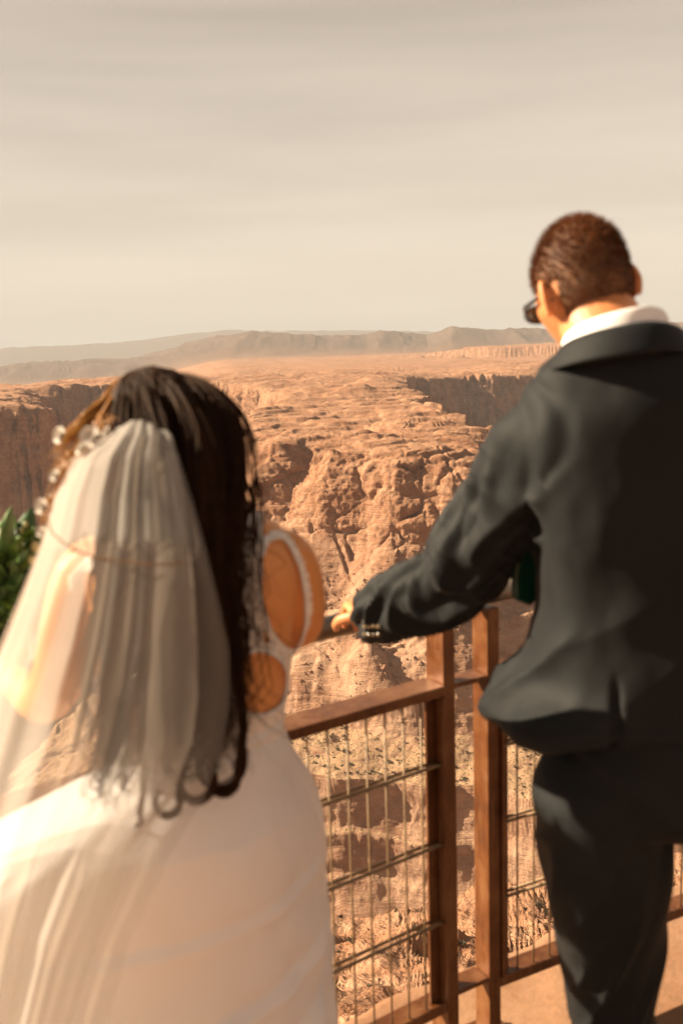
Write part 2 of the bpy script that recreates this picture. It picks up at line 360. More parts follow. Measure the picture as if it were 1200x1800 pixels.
def rock_material():
    g = G('sandstone'); p = g.coord()
    big = g.noise(p, .012, 3); med = g.noise(p, .16, 6, .6); fine = g.noise(p, 1.6, 5, .65)
    wob = g.n('VectorMath', {0: p, 1: g.n('Combine'+'XYZ', {'Z': g.math('MULTIPLY', g.noise(p, .03, 3), 14.0)}).outputs[0]}, operation='ADD').outputs[0]
    st = g.noise(g.map(wob, (.012, .012, .42)), 1.0, 6, .7)
    stf = g.noise(g.map(wob, (.05, .05, 2.2)), 1.0, 4, .7)
    c = g.ramp(st, [(.30, (0.236, 0.096, 0.040)), (.42, (0.335, 0.164, 0.084)), (.50, (0.384, 0.211, 0.118)), (.56, (0.291, 0.130, 0.059)), (.64, (0.372, 0.192, 0.102)), (.74, (0.273, 0.118, 0.053))])
    c = g.mix(g.math('MULTIPLY', stf, .5), c, (0.409, 0.267, 0.174))
    # pale slickrock below, red ledges on top
    sep = g.n('SeparateXYZ', {'Vector': p}); zz = g.math('ADD', sep.outputs[2], g.math('MULTIPLY', g.noise(p, .05, 4), 34.0))
    pale = g.n('MapRange', {'Value': zz, 'From Min': -78.0, 'From Max': -46.0, 'To Min': .75, 'To Max': 0.0}).outputs[0]
    c = g.mix(pale, c, (0.446, 0.298, 0.198))
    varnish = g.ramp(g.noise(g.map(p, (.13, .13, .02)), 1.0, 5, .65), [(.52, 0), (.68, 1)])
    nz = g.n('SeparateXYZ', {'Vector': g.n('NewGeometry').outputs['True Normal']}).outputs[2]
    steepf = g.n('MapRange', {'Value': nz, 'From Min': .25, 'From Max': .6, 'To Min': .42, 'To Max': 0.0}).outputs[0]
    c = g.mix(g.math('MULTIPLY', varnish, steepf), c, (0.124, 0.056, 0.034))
    c = g.mix(g.ramp(med, [(.35, .28), (.6, 0)]), c, (0.186, 0.074, 0.037))
    pt = g.ramp(g.noise(g.map(p, (.05, .09, .05)), 1.0, 6, .68), [(.44, 0), (.60, .55)]); c = g.mix(pt, c, (0.205, 0.087, 0.040))
    pt2 = g.ramp(g.noise(p, .35, 4, .6), [(.5, 0), (.66, .4)]); c = g.mix(pt2, c, (0.434, 0.285, 0.186))
    # scrub and loose stones on flat ground
    sc1 = g.n('TexVoronoi', {'Vector': p, 'Scale': .62, 'Randomness': 1.0}); sc2 = g.n('TexVoronoi', {'Vector': p, 'Scale': 1.5, 'Randomness': 1.0})
    dots = g.math('MAXIMUM', g.ramp(sc1.outputs['Distance'], [(.20, 1), (.34, 0)]), g.ramp(sc2.outputs['Distance'], [(.16, 1), (.30, 0)]))
    flat = g.n('MapRange', {'Value': nz, 'From Min': .82, 'From Max': .93}).outputs[0]
    low = g.n('MapRange', {'Value': sep.outputs[2], 'From Min': -112.0, 'From Max': -116.0}).outputs[0]
    gr = g.mix(g.noise(p, .09, 4), (.32, .20, .105), (.42, .28, .17))
    c = g.mix(g.math('MULTIPLY', flat, low), c, gr)
    dm = g.math('MULTIPLY', g.math('MULTIPLY', dots, flat), g.math('MULTIPLY', low, g.ramp(g.noise(p, .07, 3), [(.35, .3), (.6, 1)])))
    c = g.mix(dm, c, (0.053, 0.046, 0.020))
    c = g.mix(.5, c, g.mix(1.0, c, g.ramp(fine, [(.3, .72), (.7, 1.15)]), 'MULTIPLY'))
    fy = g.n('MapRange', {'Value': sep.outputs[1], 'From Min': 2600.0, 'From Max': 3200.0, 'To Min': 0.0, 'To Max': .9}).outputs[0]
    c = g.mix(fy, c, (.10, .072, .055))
    h = g.math('ADD', g.math('MULTIPLY', fine, .6), g.math('MULTIPLY', g.math('ADD', med, stf), 1.2))
    c = g.mix(1.0, c, (.97, .96, .99), 'MULTIPLY')
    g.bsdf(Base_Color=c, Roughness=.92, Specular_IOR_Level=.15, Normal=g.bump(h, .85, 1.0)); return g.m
LV, LN = make_land()
# scrub on the near slope: many small leafy tufts (uncountable)
def scrub(name, spots, mat, kind, label, cat=None):
    V = []; Fq = []; n = 0
    for (c, s) in spots:
        k = int(rng.integers(26, 46))
        d = rng.normal(size=(k, 3)); d[:, 2] = np.abs(d[:, 2])*.9+.15; d /= np.linalg.norm(d, axis=1)[:, None]
        b = c+d*s*rng.uniform(.15, .55, (k, 1)); t = b+d*s*rng.uniform(.35, .7, (k, 1)); w = np.cross(d, rng.normal(size=(k, 3))); w = w/(np.linalg.norm(w, axis=1)[:, None]+1e-9)*s*.13
        q = np.stack([b-w, b+w, t+w*.4, t-w*.4], 1).reshape(-1, 3); V.append(q)
        Fq.append(np.arange(k*4).reshape(-1, 4)+n); n += k*4
    me = np_mesh(name, np.concatenate(V), np.concatenate(Fq)); o = link(name, me, mat); return tag(o, label, cat, kind=kind)
VV = LV.reshape(-1, 3); rr = np.hypot(VV[:, 0], VV[:, 1]); aa = np.degrees(np.arctan2(VV[:, 0], VV[:, 1])); NZ = LN[..., 2].reshape(-1)
def pick(r0, r1, n, nz=.6, fn=None):
    m = np.where((rr > r0) & (rr < r1) & (np.abs(aa) < 26) & (NZ > nz))[0]
    i = rng.choice(m, min(n, len(m)), replace=False); return VV[i]
m_scrub = plain('scrub_leaf', (.045, .038, .018), .8, nscale=3, namp=.5)
spots = [(c, rng.uniform(.08, .22)*np.clip(math.hypot(c[0], c[1])/25, .3, 1.6)) for c in pick(7, 62, 620)]
scrub('desert_scrub', spots, m_scrub, 'stuff', 'sparse dark desert scrub dotted over the near slope below the railing')
spots = [(c, rng.uniform(.35, 1.0)) for c in pick(255, 345, 850, .75) if c[2] < -105]
scrub('terrace_scrub', spots, m_scrub, 'stuff', 'small dry bushes covering the flat terrace under the butte')
# talus stones
def stones(name, spots, mat, label):
    V = []; Fq = []; n = 0
    base = np.array([(x, y, z) for x in (-1, 1) for y in (-1, 1) for z in (-1, 1)], float)*.6
    fc = np.array([(0, 1, 3, 2), (4, 6, 7, 5), (0, 4, 5, 1), (2, 3, 7, 6), (0, 2, 6, 4), (1, 5, 7, 3)])
    for c, s in spots:
        q, _ = np.linalg.qr(rng.normal(size=(3, 3))); v = (base*rng.uniform(.5, 1.1, (8, 3)))@q.T*s+c
        V.append(v); Fq.append(fc+n); n += 8
    me = np_mesh(name, np.concatenate(V), np.concatenate(Fq)); me.polygons.foreach_set('use_smooth', np.zeros(len(me.polygons), bool))
    return tag(link(name, me, mat), label, kind='stuff')
m_stone = plain('stone', (.23, .125, .07), .9, nscale=.8, namp=.35)
sp = [(c, min(2.4, rng.lognormal(-1.0, .55))) for c in pick(310, 372, 3600, .3) if -122 < c[2] < -62 and abs(c[0]-20) < 62 and (vn(c[0]/12, c[1]/12, s=5) > -.1)]
stones('talus_boulders', sp, m_stone, 'loose broken boulders on the slope below the butte wall')
sp = [(c, rng.lognormal(-2.9, .5)) for c in pick(8, 60, 700, .5)]
stones('rim_stones', sp, m_stone, 'small loose stones on the near slope below the railing')
# ============================================================= PLATFORM AND RAILING
m_steel = None
def rust_steel():
    g = G('weathered_steel'); p = g.coord()
    a = g.noise(p, 9, 6, .6); b = g.noise(g.map(p, (60, 60, 6)), 1, 4, .6)
    c = g.ramp(a, [(.3, (.05, .014, .004)), (.5, (.115, .038, .011)), (.68, (.18, .078, .030))])
    c = g.mix(g.ramp(b, [(.5, 0), (.75, .5)]), c, (.25, .125, .055))
    r = g.ramp(g.noise(p, 30, 4), [(.3, .28), (.7, .5)])
    g.bsdf(Base_Color=c, Roughness=r, Metallic=.2, Specular_IOR_Level=.5, Normal=g.bump(g.noise(p, 260, 4), .25, .0006)); return g.m
m_steel = rust_steel()
m_rail = plain('galvanised_pipe', (.17, .14, .115), .34, metal=.75, nscale=14, namp=.2, bdist=.0005)
m_rod = plain('wire_rod', (.21, .135, .07), .5, metal=.1, nscale=40, namp=.3, bdist=.0004)
D1 = np.append(FD1, 0); N1 = np.append(FN1, 0)
a2 = math.radians(27); D2 = A(math.cos(a2), math.sin(a2), 0); N2 = A(-D2[1], D2[0], 0); UPZ = A(0, 0, 1)
PA = A(POST[0], POST[1], 0)                                     # near corner of the left post
PB = PA+.130*(D1+D2)/np.linalg.norm(D1+D2)                      # near corner of the right post
HR = 1.037                                                       # handrail centre height
# sandstone slab the people stand on
def make_slab():
    e = .34; pts = []
    # edge of the slab follows the railing
    A0 = PA-D1*9+N1*e; A1 = (PA+PB)/2+N1*e*1.02; A2 = PB+D2*9+N2*e
    n = 260; edge = []
    for (q0, q1) in ((A0, A1), (A1, A2)):
        for k in range(n): edge.append(q0+(q1-q0)*k/n)
    edge.append(A2); edge = np.array(edge)
    nn = np.append(FN1, 0)
    edge += nn*(.03*fbm(edge[:, 0]*2.3, edge[:, 1]*2.3, o=4, s=5)+.035*vn(edge[:, 0]*.8, edge[:, 1]*.8, s=6))[:, None]
    rows = []
    offs = [(-1.25, -.9), (-.25, -.85), (.0, -.8), (.005, -.25), (.0, -.06), (-.012, -.02), (-.035, -.004)]
    for o_, z_ in offs:
        q = edge+nn*min(o_, .02); q[:, 2] = z_; rows.append(q)
    for k in np.concatenate([np.linspace(.05, 1.6, 70), np.linspace(1.8, 9, 24)]):
        q = edge-nn*k; q[:, 2] = 0; rows.append(q)
    Gd = np.stack(rows, 0); x, y = Gd[..., 0], Gd[..., 1]
    top = Gd[..., 2] > -.03
    wear = .010*fbm(x*1.7, y*1.7, o=5, s=9)+.006*np.tanh(8*(vn(x*1.1+.4*vn(x*3, y*3), y*2.2, s=12)))
    Gd[..., 2] += FZ
    wear -= .012*np.exp(-(vn(x*.9+.3*vn(x*4, y*4, s=3), y*1.6, s=14)/.022)**2)
    Gd[..., 2] += np.where(top, np.clip(wear, -.02, .004)-.004, .0)
    Gd[..., :2] += np.where(top, 0, 1)[..., None]*FN1*(.03*fbm(x*6, y*6, Gd[..., 2]*14, o=3, s=19))[..., None]
    g = G('slab_stone'); p = g.coord(); f = g.noise(p, 2.2, 6, .6); d = g.noise(p, 40, 5, .7)
    c = g.ramp(f, [(.3, (.225, .115, .062)), (.55, (.28, .16, .095)), (.75, (.245, .13, .07))])
    c = g.mix(.45, c, g.mix(1.0, c, g.ramp(d, [(.3, .7), (.65, 1.15)]), 'MULTIPLY'))
    sp = g.n('TexVoronoi', {'Vector': p, 'Scale': 26.0}).outputs['Distance']; c = g.mix(g.math('MULTIPLY', g.ramp(sp, [(.06, 1), (.11, 0)]), g.ramp(g.noise(p, 5, 2), [(.5, 0), (.6, .6)])), c, (.22, .10, .06))
    g.bsdf(Base_Color=c, Roughness=.9, Specular_IOR_Level=.2, Normal=g.bump(g.math('ADD', d, g.math('MULTIPLY', f, 2.0)), .5, .006))
    o = MB().grid(Gd).build('viewing_platform', g.m); tag(o, 'sandstone slab of the overlook under the railing', kind='structure')
make_slab()
def bar(mb, p0, p1, w, h, side, up=UPZ):
    d = p1-p0; L_ = np.linalg.norm(d); d /= L_; mb.box((p0+p1)/2, A(L_/2, w/2, h/2), np.array([d, side, up])); return mb
def part(name, mat, parent, fn, **kw):
    mb = MB(); fn(mb); return mb.build(name, mat, parent, **kw)
def post(parent, C, D, N, base=True):
    # flat-bar post .034 along the rail, .062 across it; C is its near (camera side, far-right) corner
    c = C-D*.017+N*.031
    part('post', m_steel, parent, lambda b: b.box(c+UPZ*(HR-.03+FZ)/2, A(.017, .031, (HR-.03-FZ)/2), np.array([D, N, UPZ])), bevel=.0025)
    if base: part('base_plate', m_steel, parent, lambda b: b.box(c+UPZ*(FZ+.006), A(.06, .06, .008), np.array([D, N, UPZ])), bevel=.002)
ZM = .843; ZB = .048
def section(label, C, D, N, sgn, length, first_post):
    r = empty('metal_railing', tuple(C), label, 'railing', 'railing sections along the canyon rim')
    post(r, C, D, N)
    s0 = C+(D*(.001) if sgn > 0 else -D*.035)                   # face of the post the panel starts from
    E = D*sgn; far = s0+E*length
    pipe0 = C+N*.031-D*.017*1+UPZ*HR
    # handrail runs past the post to meet the next section
    e0 = pipe0-E*(.062); pts = [e0, pipe0+E*(length+.05)]
    part('handrail', m_rail, r, lambda b: b.tube(pts, .0245, 28))
    # mid rail: flat channel
    part('middle_rail', m_steel, r, lambda b: bar(b, s0+N*.030+UPZ*ZM, far+N*.030+UPZ*ZM, .078, .024, N), bevel=.003)
    part('bottom_rail', m_steel, r, lambda b: bar(b, s0+N*.030+UPZ*ZB, far+N*.030+UPZ*ZB, .056, .028, N), bevel=.003)
    # upright frame bars of the panel, one against the post and one at each bay
    zc = (ZM+ZB)/2; hh = (ZM-ZB)/2-.0155
    def upright(t):
        f = part('frame_bar', m_steel, r, lambda b: (b.box(s0+E*(t+.004)+N*.012+UPZ*zc, A(.004, .020, hh), np.array([D, N, UPZ])), b.box(s0+E*(t+.0225)+N*.0225+UPZ*zc, A(.014, .003, hh), np.array([D, N, UPZ]))), bevel=.0012)
    nb = max(1, int(round(length/1.6))); bay = length/nb
    rod_me = None; k = 0
    upright(.0)
    vr = MB().tube([(0, 0, ZB+.0145), (0, 0, ZM-.0125)], .0025, 8).mesh('vertical_rod')
    vr.polygons.foreach_set('use_smooth', [True]*len(vr.polygons)); vr.materials.append(m_rod)
    hrm = MB().tube([(0, 0, 0), tuple(E*(length-.01))], .0042, 8).mesh('horizontal_rod'); hrm.polygons.foreach_set('use_smooth', [True]*len(hrm.polygons)); hrm.materials.append(m_rod)
    def put(name, me, loc):
        o = bpy.data.objects.new(name, me); col.objects.link(o); o.parent = r; o.location = Vector(loc)-Vector(C); return o
    t = .058
    while t < length and k < 62:
        put('vertical_rod', vr, s0+E*t+N*.0118); t += .0505; k += 1
    for i in range(5):
        z = ZM-.012-(i+.84)*.196
        if z < ZB+.05: break
        for off in (.002, .0215): put('horizontal_rod', hrm, s0+E*.008+N*off+UPZ*z)
    if length > 2: 
        pc = far-E*.0+D*(.035 if sgn > 0 else 0)
        post(r, pc, D, N)
    return r
R1 = section('rusty railing panel of wire rods on the left, behind the bride', PA, D1, N1, -1, 2.9, True)
R2 = section('rusty railing panel of wire rods on the right, behind the legs of the suited man', PB, D2, N2, 1, 2.9, True)
# plates that tie the two corner posts
dm = (D1+D2)/np.linalg.norm(D1+D2); nm = A(-dm[1], dm[0], 0)
for z in (ZM, ZB+.02):
    part('tie_plate', m_steel, R1, lambda b: bar(b, PA+nm*.033+UPZ*z+dm*.001, PB-dm*.036+nm*.033+UPZ*z, .058, .012, nm), bevel=.002)
c0 = PA+N1*.031-D1*.017+UPZ*HR; c1 = PB+N2*.031-D2*.017+UPZ*HR
part('handrail_joint', m_rail, R1, lambda b: b.tube(spl([c0+D1*.0, c0+(c1-c0)*.5, c1], 5), .0262, 28))
# ============================================================= FIGURES: shared parts
def Rz(a): c, s = math.cos(a), math.sin(a); return A([c, -s, 0], [s, c, 0], [0, 0, 1]) if False else np.array([[c, -s, 0], [s, c, 0], [0, 0, 1.]])
def Rx(a): c, s = math.cos(a), math.sin(a); return np.array([[1., 0, 0], [0, c, -s], [0, s, c]])
def Ry(a): c, s = math.cos(a), math.sin(a); return np.array([[c, 0, s], [0, 1., 0], [-s, 0, c]])
def head_shell(mb, c, R, female=False, S=1.0):
    nu, nv = 96, 72; V = []
    ph = (np.arange(nv)+.5)/nv*PI; th = np.arange(nu)/nu*2*PI
    PH, TH = np.meshgrid(ph, th, indexing='ij')
    x = np.sin(PH)*np.sin(TH); y = np.sin(PH)*np.cos(TH); z = np.cos(PH)            # y forward
    X = x*.076; Y = y*.096; Z = z*.118
    dn = sstep(.1, -1, z)
    X *= 1-dn*(.42 if female else .33); Y = np.where(y > 0, Y*(1-dn*.12), Y*(1-dn*.55))
    Y -= .012*sstep(0, .9, z)*(y > -2); Y += .018*dn*sstep(-.3, .8, y)
    X *= 1+.03*sstep(.2, .8, z)
    def bump(cx, cz, sx, sz, amp, only=1):
        return amp*np.exp(-((np.abs(X) if cx else X)-cx)**2/sx**2-(Z-cz)**2/sz**2)*(y > 0)
    Y += bump(0, -.018, .010, .018, .018)+bump(0, -.034, .014, .010, .013)            # nose
    Y += bump(.024, .022, .020, .007, .006)                                         # brow
    Y -= bump(.030, .004, .014, .011, .011)                                         # sockets
    Y += bump(0, -.062, .020, .004, .006)+bump(0, -.072, .017, .004, .006)-bump(0, -.067, .024, .0025, .004)   # lips
    Y += bump(0, -.098, .020, .014, .008)                                           # chin
    X += np.sign(X)*.004*np.exp(-((Y-.045)/.03)**2-((Z+.012)/.02)**2)                # cheekbones
    Pn = np.stack([X, Y, Z], -1)*S
    mb.rings([Pn[i].reshape(-1, 3)@R.T+c for i in range(nv)])
    for s in (-1, 1):                                                               # ears
        k = .017 if female else .020
        pts = [A(s*(.071+.010*math.sin(t)**2), -.004-.015*math.cos(t)*1.0+(.004 if 1 else 0), -.004+.031*math.sin(t-.0)) for t in np.linspace(-1.5, 4.2, 16)]
        pts = [A(s*(.077+.010*max(0, -math.cos(t))+.004), -.006+.013*math.cos(t)-.012, .002+.029*math.sin(t)) for t in np.linspace(-1.3, 4.3, 18)]
        mb.tube([p*S@R.T+c for p in pts], .0052*S, 8)
        mb.ball(A(s*.079, -.014, .000)*S@R.T+c, A(.006, .015, .028)*S, R.T)
def hand_shell(mb, wrist, d, nrm, side, curl=(.5, .5, .5, .5), L=1.0, thumb=.5, spread=.10, tip=None):
    # d: direction wrist -> knuckles; nrm: back of the hand; side: +1 thumb lies towards cross(d,nrm)
    d = d/np.linalg.norm(d); nrm = nrm-d*np.dot(nrm, d); nrm /= np.linalg.norm(nrm); t = np.cross(d, nrm)*side
    W = wrist
    sec = [(0, .026, .019), (.025, .031, .018), (.055, .040, .016), (.085, .042, .014), (.098, .040, .011)]
    th = np.arange(24)*2*PI/24; rings = []
    for (q, a, b) in sec: rings.append(np.array([W+d*q*L+t*a*L*math.cos(x)+nrm*b*L*math.sin(x) for x in th]))
    mb.rings(rings)
    for i, (off, ln) in enumerate(((.031, .072), (.010, .080), (-.011, .074), (-.031, .060))):
        p = W+d*.088*L+t*off*L; a = 0; pts = [p-d*.02*L, p]; dirn = d*math.cos(spread*off/.03)+t*math.sin(spread*off/.03)
        for k, fr in enumerate((.45, .31, .24)):
            a += curl[i]*(1.0, 1.15, .8)[k]
            v = dirn*math.cos(a)-nrm*math.sin(a); pts.append(pts[-1]+v*ln*fr*L)
        mb.limb(pts, A(.0095, .0092, .0085, .0078, .0066)*L, 12, up=nrm, per=4)
    p0 = W+d*.022*L+t*.022*L-nrm*.004; v1 = d*.55+t*.75-nrm*.3*thumb; v1 /= np.linalg.norm(v1); v2 = d*.85+t*.25-nrm*.6*thumb; v2 /= np.linalg.norm(v2); v3 = d*.9-t*.1-nrm*.8*thumb; v3 /= np.linalg.norm(v3)
    q = [p0-v1*.01, p0+v1*.038*L]; q.append(q[-1]+v2*.032*L); q.append(q[-1]+v3*.026*L)
    mb.limb(q, A(.014, .0115, .0098, .0078)*L, 12, up=nrm, per=4)
def skin_mat(name, c, c2):
    g = G(name); p = g.coord(); f = g.noise(p, 14, 4)
    colr = g.mix(g.ramp(f, [(.35, 0), (.65, 1)]), c, c2)
    g.bsdf(Base_Color=colr, Roughness=.5, Subsurface_Weight=.18, Subsurface_Radius=(.012, .004, .002), Subsurface_Scale=1.0, Specular_IOR_Level=.4, Normal=g.bump(g.noise(p, 420, 3), .15, .0005)); return g.m
def ell(c, a, b, yaw=0, pw=2.4, n=64, tilt=0, fr=1.0, bk=1.0):
    th = np.arange(n)*2*PI/n; ct, st = np.cos(th), np.sin(th)
    x = np.sign(ct)*np.abs(ct)**(2/pw)*a; y = np.sign(st)*np.abs(st)**(2/pw)*b*np.where(st > 0, fr, bk)
    R = Rz(yaw); v = np.stack([x, y, x*0], 1)@R.T
    v[:, 2] += y*tilt; return v+np.asarray(c)
def srings(keys, per=5, **kw):                                  # keys: (x,y,z,a,b,yaw,pw,tilt)
    k = spl(np.array(keys, float), per)
    return [ell(q[:3], max(q[3], .003), max(q[4], .003), q[5], q[6], tilt=q[7] if len(q) > 7 else 0, **kw) for q in k]
def seg_param(V, pts):                                          # nearest position along a polyline: length param, radial vec, distance
    pts = np.asarray(pts, float); best = np.full(len(V), 1e9); T = np.zeros(len(V)); RV = np.zeros((len(V), 3)); ac = 0; DR = np.zeros((len(V), 3))
    for a, b in zip(pts[:-1], pts[1:]):
        L_ = np.linalg.norm(b-a); u = (b-a)/L_; t = np.clip((V-a)@u, 0, L_); q = a+t[:, None]*u; r = V-q; d = np.linalg.norm(r, axis=1)
        m = d < best; best[m] = d[m]; T[m] = ac+t[m]; RV[m] = r[m]; DR[m] = u; ac += L_
    return T, RV, best, DR
def folds(V, N, pts, reach, amp, seed, freq=16, twist=.6, up=A(0, 0, 1)):
    T, r, d, D = seg_param(V, pts); rn = r/(d[:, None]+1e-9)
    e = np.cross(D, up); e /= np.linalg.norm(e, axis=1)[:, None]+1e-9; f = np.cross(e, D)
    c, s = (rn*e).sum(1), (rn*f).sum(1)
    w = sstep(reach, reach*.75, d)*sstep(-.01, .09, T)
    a = T*freq+twist*(c*1.4+s*.7)
    n = 1-2.2*np.abs(vn(a, c*1.1+seed, s*1.1, s=seed)); n = np.clip(n, -.6, 1)
    n2 = vn(a*2.1+3, c*1.8, s*1.8, s=seed+3)*.35
    return V+N*((n+n2)*amp*w)[:, None]
def locks(name, paths, rad, mat, parent, sides=5, taper=True):
    V = []; Fq = []; n = 0
    for p, r in zip(paths, rad):
        p = np.asarray(p); m = len(p); T = np.gradient(p, axis=0); T /= np.linalg.norm(T, axis=1)[:, None]+1e-9
        a = np.cross(T, A(.3, 1, .2)); a /= np.linalg.norm(a, axis=1)[:, None]+1e-9; b = np.cross(T, a)
        s = np.linspace(0, 1, m); rr_ = r*np.clip(np.minimum(s*8+.35, (1-s)*3.2+.06), 0, 1) if taper else r*np.ones(m)
        th = np.arange(sides)*2*PI/sides
        ring = p[:, None, :]+(a[:, None, :]*np.cos(th)[None, :, None]+b[:, None, :]*np.sin(th)[None, :, None])*rr_[:, None, None]
        V.append(ring.reshape(-1, 3)); i = np.arange((m-1)*sides).reshape(m-1, sides); j = np.roll(i, -1, 1)
        Fq.append(np.stack([i, j, j+sides, i+sides], -1).reshape(-1, 4)+n); n += m*sides
    return link(name, np_mesh(name, np.concatenate(V), np.concatenate(Fq)), mat, parent)
def hair_mat(name, c, c2, rough=.34, spec=.5):
    g = G(name); p = g.coord(); colr = g.mix(g.noise(p, 60, 3), c, c2)
    b = g.bsdf(Base_Color=colr, Roughness=rough, Specular_IOR_Level=spec, Transmission_Weight=0.0); 
    t = g.n('BsdfTranslucent', {'Color': (*[min(1, x*5) for x in c2], 1)}); mx = g.n('MixShader', {0: .22, 1: b.outputs[0], 2: t.outputs[0]}); g.L.new(mx.outputs[0], g.out.inputs[0]); return g.m
# ============================================================= THE MAN IN THE SUIT
MAN = empty('person', (.50, 1.52, FZ), 'man in a dark suit and sunglasses leaning with one arm on the railing', 'person')
m_skin = skin_mat('skin_man', (.56, .24, .10), (.50, .19, .075))
yawM = math.radians(-4)
sh = A(*P(972, 768, 1.50)); el = A(*P(787, 1025, 1.69)); wr = A(*P(668, 1078, 1.845))
HRp = P(640, 1080, 1.90)
# handrail point below the hand
c0_ = PA+N1*.031-D1*.017+UPZ*HR
tt_ = 0; 
for t in np.linspace(0, 1.2, 600):
    q = c0_-D1*t; d_ = q-CAM; px = 600+F*(d_@RT)/(d_@fw)
    if px < 655: break
rail_pt = q
wr = A(*P(654, 1084, 1.86))
hipc = A(.50, 1.50, .93)
shr = A(.735, 1.44, 1.49); elr = A(.80, 1.36, 1.20); wrr = A(.775, 1.50, .95)
neck = A(.420, 1.46, 1.60)
hc = A(*P(1026, 518, 1.535)); RH = Rz(math.radians(14))@Rx(math.radians(-15))@Ry(math.radians(-10)); HS = .885
kl = A(.452, 1.58, .44); al = A(.46, 1.52, -.04); hl = A(.405, 1.50, .90)
kr = A(.90, 1.68, .58); ar = A(.98, 1.62, -.04); hr = A(.64, 1.49, .90)
def foot(mb, a, yaw, L=.27, w=.048, k=1.0):
    f = A(-math.sin(yaw), math.cos(yaw), 0)
    keys = [(-.06, .030, .032, .034), (-.045, .036, .045, .045), (0, .040, .058, .058), (.06, .040, .045, .045), (.12, .048, .030, .030), (.165, .046, .024, .024), (.195, .028, .015, .018)]
    mb.tube([a+f*q[0]*L/.27+A(0, 0, FZ+q[3]+.002-a[2]) for q in keys], [q[1]*k for q in keys], 20, up=(0, 0, 1), rb=[q[2]*k for q in keys], pw=2.4)
def man_body():
    mb = MB()
    head_shell(mb, hc, RH, S=HS)
    mb.limb([hc+RH@A(0, -.022, -.055), (hc+neck)/2+A(.004, -.02, -.035), neck+A(0, .02, -.03)], [.060, .061, .068], 24)
    ks = [(.450, 1.475, 1.59, .06, .05, yawM, 2.1, 0), (.47, 1.485, 1.53, .17, .085, yawM, 2.3, 0), (.48, 1.50, 1.43, .185, .105, yawM, 2.4, 0), (.49, 1.51, 1.28, .165, .11, yawM, 2.3, 0), (.50, 1.505, 1.12, .150, .10, yawM, 2.2, 0), (.51, 1.50, .98, .165, .11, yawM, 2.3, 0), (.51, 1.50, .90, .16, .11, yawM, 2.3, 0), (.51, 1.50, .86, .12, .09, yawM, 2.1, 0)]
    mb.rings(srings(ks))
    mb.limb([A(.50, 1.5, 1.47), sh, el, wr], [.045, .044, .036, .026], 20); mb.limb([A(.50, 1.46, 1.47), shr, elr, wrr], [.06, .056, .042, .027], 20)
    for h_, k_, a_, yw in ((hl, kl, al, .2), (hr, kr, ar, -.35)):
        mb.limb([h_+A(0, 0, .03), (h_+k_)/2+A(0, .0, 0), k_, (k_+a_)/2+A(0, -.02, .05), a_], [.085, .078, .055, .052, .038], 24); foot(mb, a_, yw, k=.85)
    hand_shell(mb, wr, A(-.16, 1, .03), A(.0, -.05, 1), -1, curl=(.55, .60, .62, .64), thumb=.9)
    hand_shell(mb, wrr, A(-.05, .15, -1), A(1, .1, .1), 1, curl=(.3, .35, .38, .42))
    return fuse(mb, .0032, 4, 'body')
link('body', man_body(), m_skin, MAN)
# ---- eyes
m_eye = plain('eye', (.7, .66, .6), .2, nscale=2, namp=.05, bump=.0)
for s in (-1, 1): MB().ball(hc+RH@(A(s*.030, .078, .004)*HS), A(.011, .011, .011)).build('eye', m_eye, MAN)
# ---- short hair: dense fine strands over the skull
def man_hair():
    paths = []; rad = []
    n = 15000
    u = rng.normal(size=(n, 3)); u /= np.linalg.norm(u, axis=1)[:, None]
    for v in u:
        x, y, z = v
        # hairline: high forehead, round the ears, down to the nape
        lim = -.60 if y < -.35 else (-.60+(y+.35)*1.3 if y < .1 else .0+(y-.1)*.75)
        if abs(x) > .80 and -.40 < y < .20 and z < .18: continue
        if z < lim+.05*vn(A(x*6), A(y*6))[0]: continue
        dn = sstep(.1, -1, z); X = x*.077*(1-dn*.33); Y = y*.097*(1-dn*(.55 if y < 0 else .12))-.012*sstep(0, .9, z); Z = z*.119
        ln = .0045+.013*sstep(.05, .75, z)+.004*rng.random()
        flow = A(0, .35, .25)*(sstep(.2, .9, z)) + A(0, -.1, -.7)*(1-sstep(.0, .6, z))
        nr = A(x/.077, y/.097, z/.119); nr /= np.linalg.norm(nr)
        dv = nr*.75+flow*.6+rng.normal(size=3)*.22; dv /= np.linalg.norm(dv)
        p0 = A(X, Y, Z)-nr*.001; p1 = p0+dv*ln*.5; p2 = p1+(dv+flow*.35)*ln*.5
        paths.append((np.array([p0, p1, p2])*HS@RH.T)+hc); rad.append(.00042+.0003*rng.random())
    return paths, rad
m_hair = hair_mat('short_brown_hair', (.045, .017, .006), (.15, .056, .015), .55, .25)
pth, rad = man_hair(); hair_o = locks('hair', pth, rad, m_hair, MAN, 3, True)
cap = MB()
nu, nv = 80, 60; ph = (np.arange(nv)+.5)/nv*PI; th = np.arange(nu)/nu*2*PI; PH, TH = np.meshgrid(ph, th, indexing='ij')
x = np.sin(PH)*np.sin(TH); y = np.sin(PH)*np.cos(TH); z = np.cos(PH); dn = sstep(.1, -1, z)
lim = np.where(y < -.35, -.48, np.where(y < .1, -.48+(y+.35)*1.1, .05+(y-.1)*.75))
k = np.where((z < lim) | ((np.abs(x) > .80) & (y > -.40) & (y < .2) & (z < .2)), .955, 1.012+.035*sstep(.1, .8, z)+.006*fbm(x*9, y*9, z*9, o=2))
Pn = np.stack([x*.077*(1-dn*.33), y*.097*np.where(y < 0, 1-dn*.55, 1-dn*.12)-.012*sstep(0, .9, z), z*.119], -1)*k[..., None]
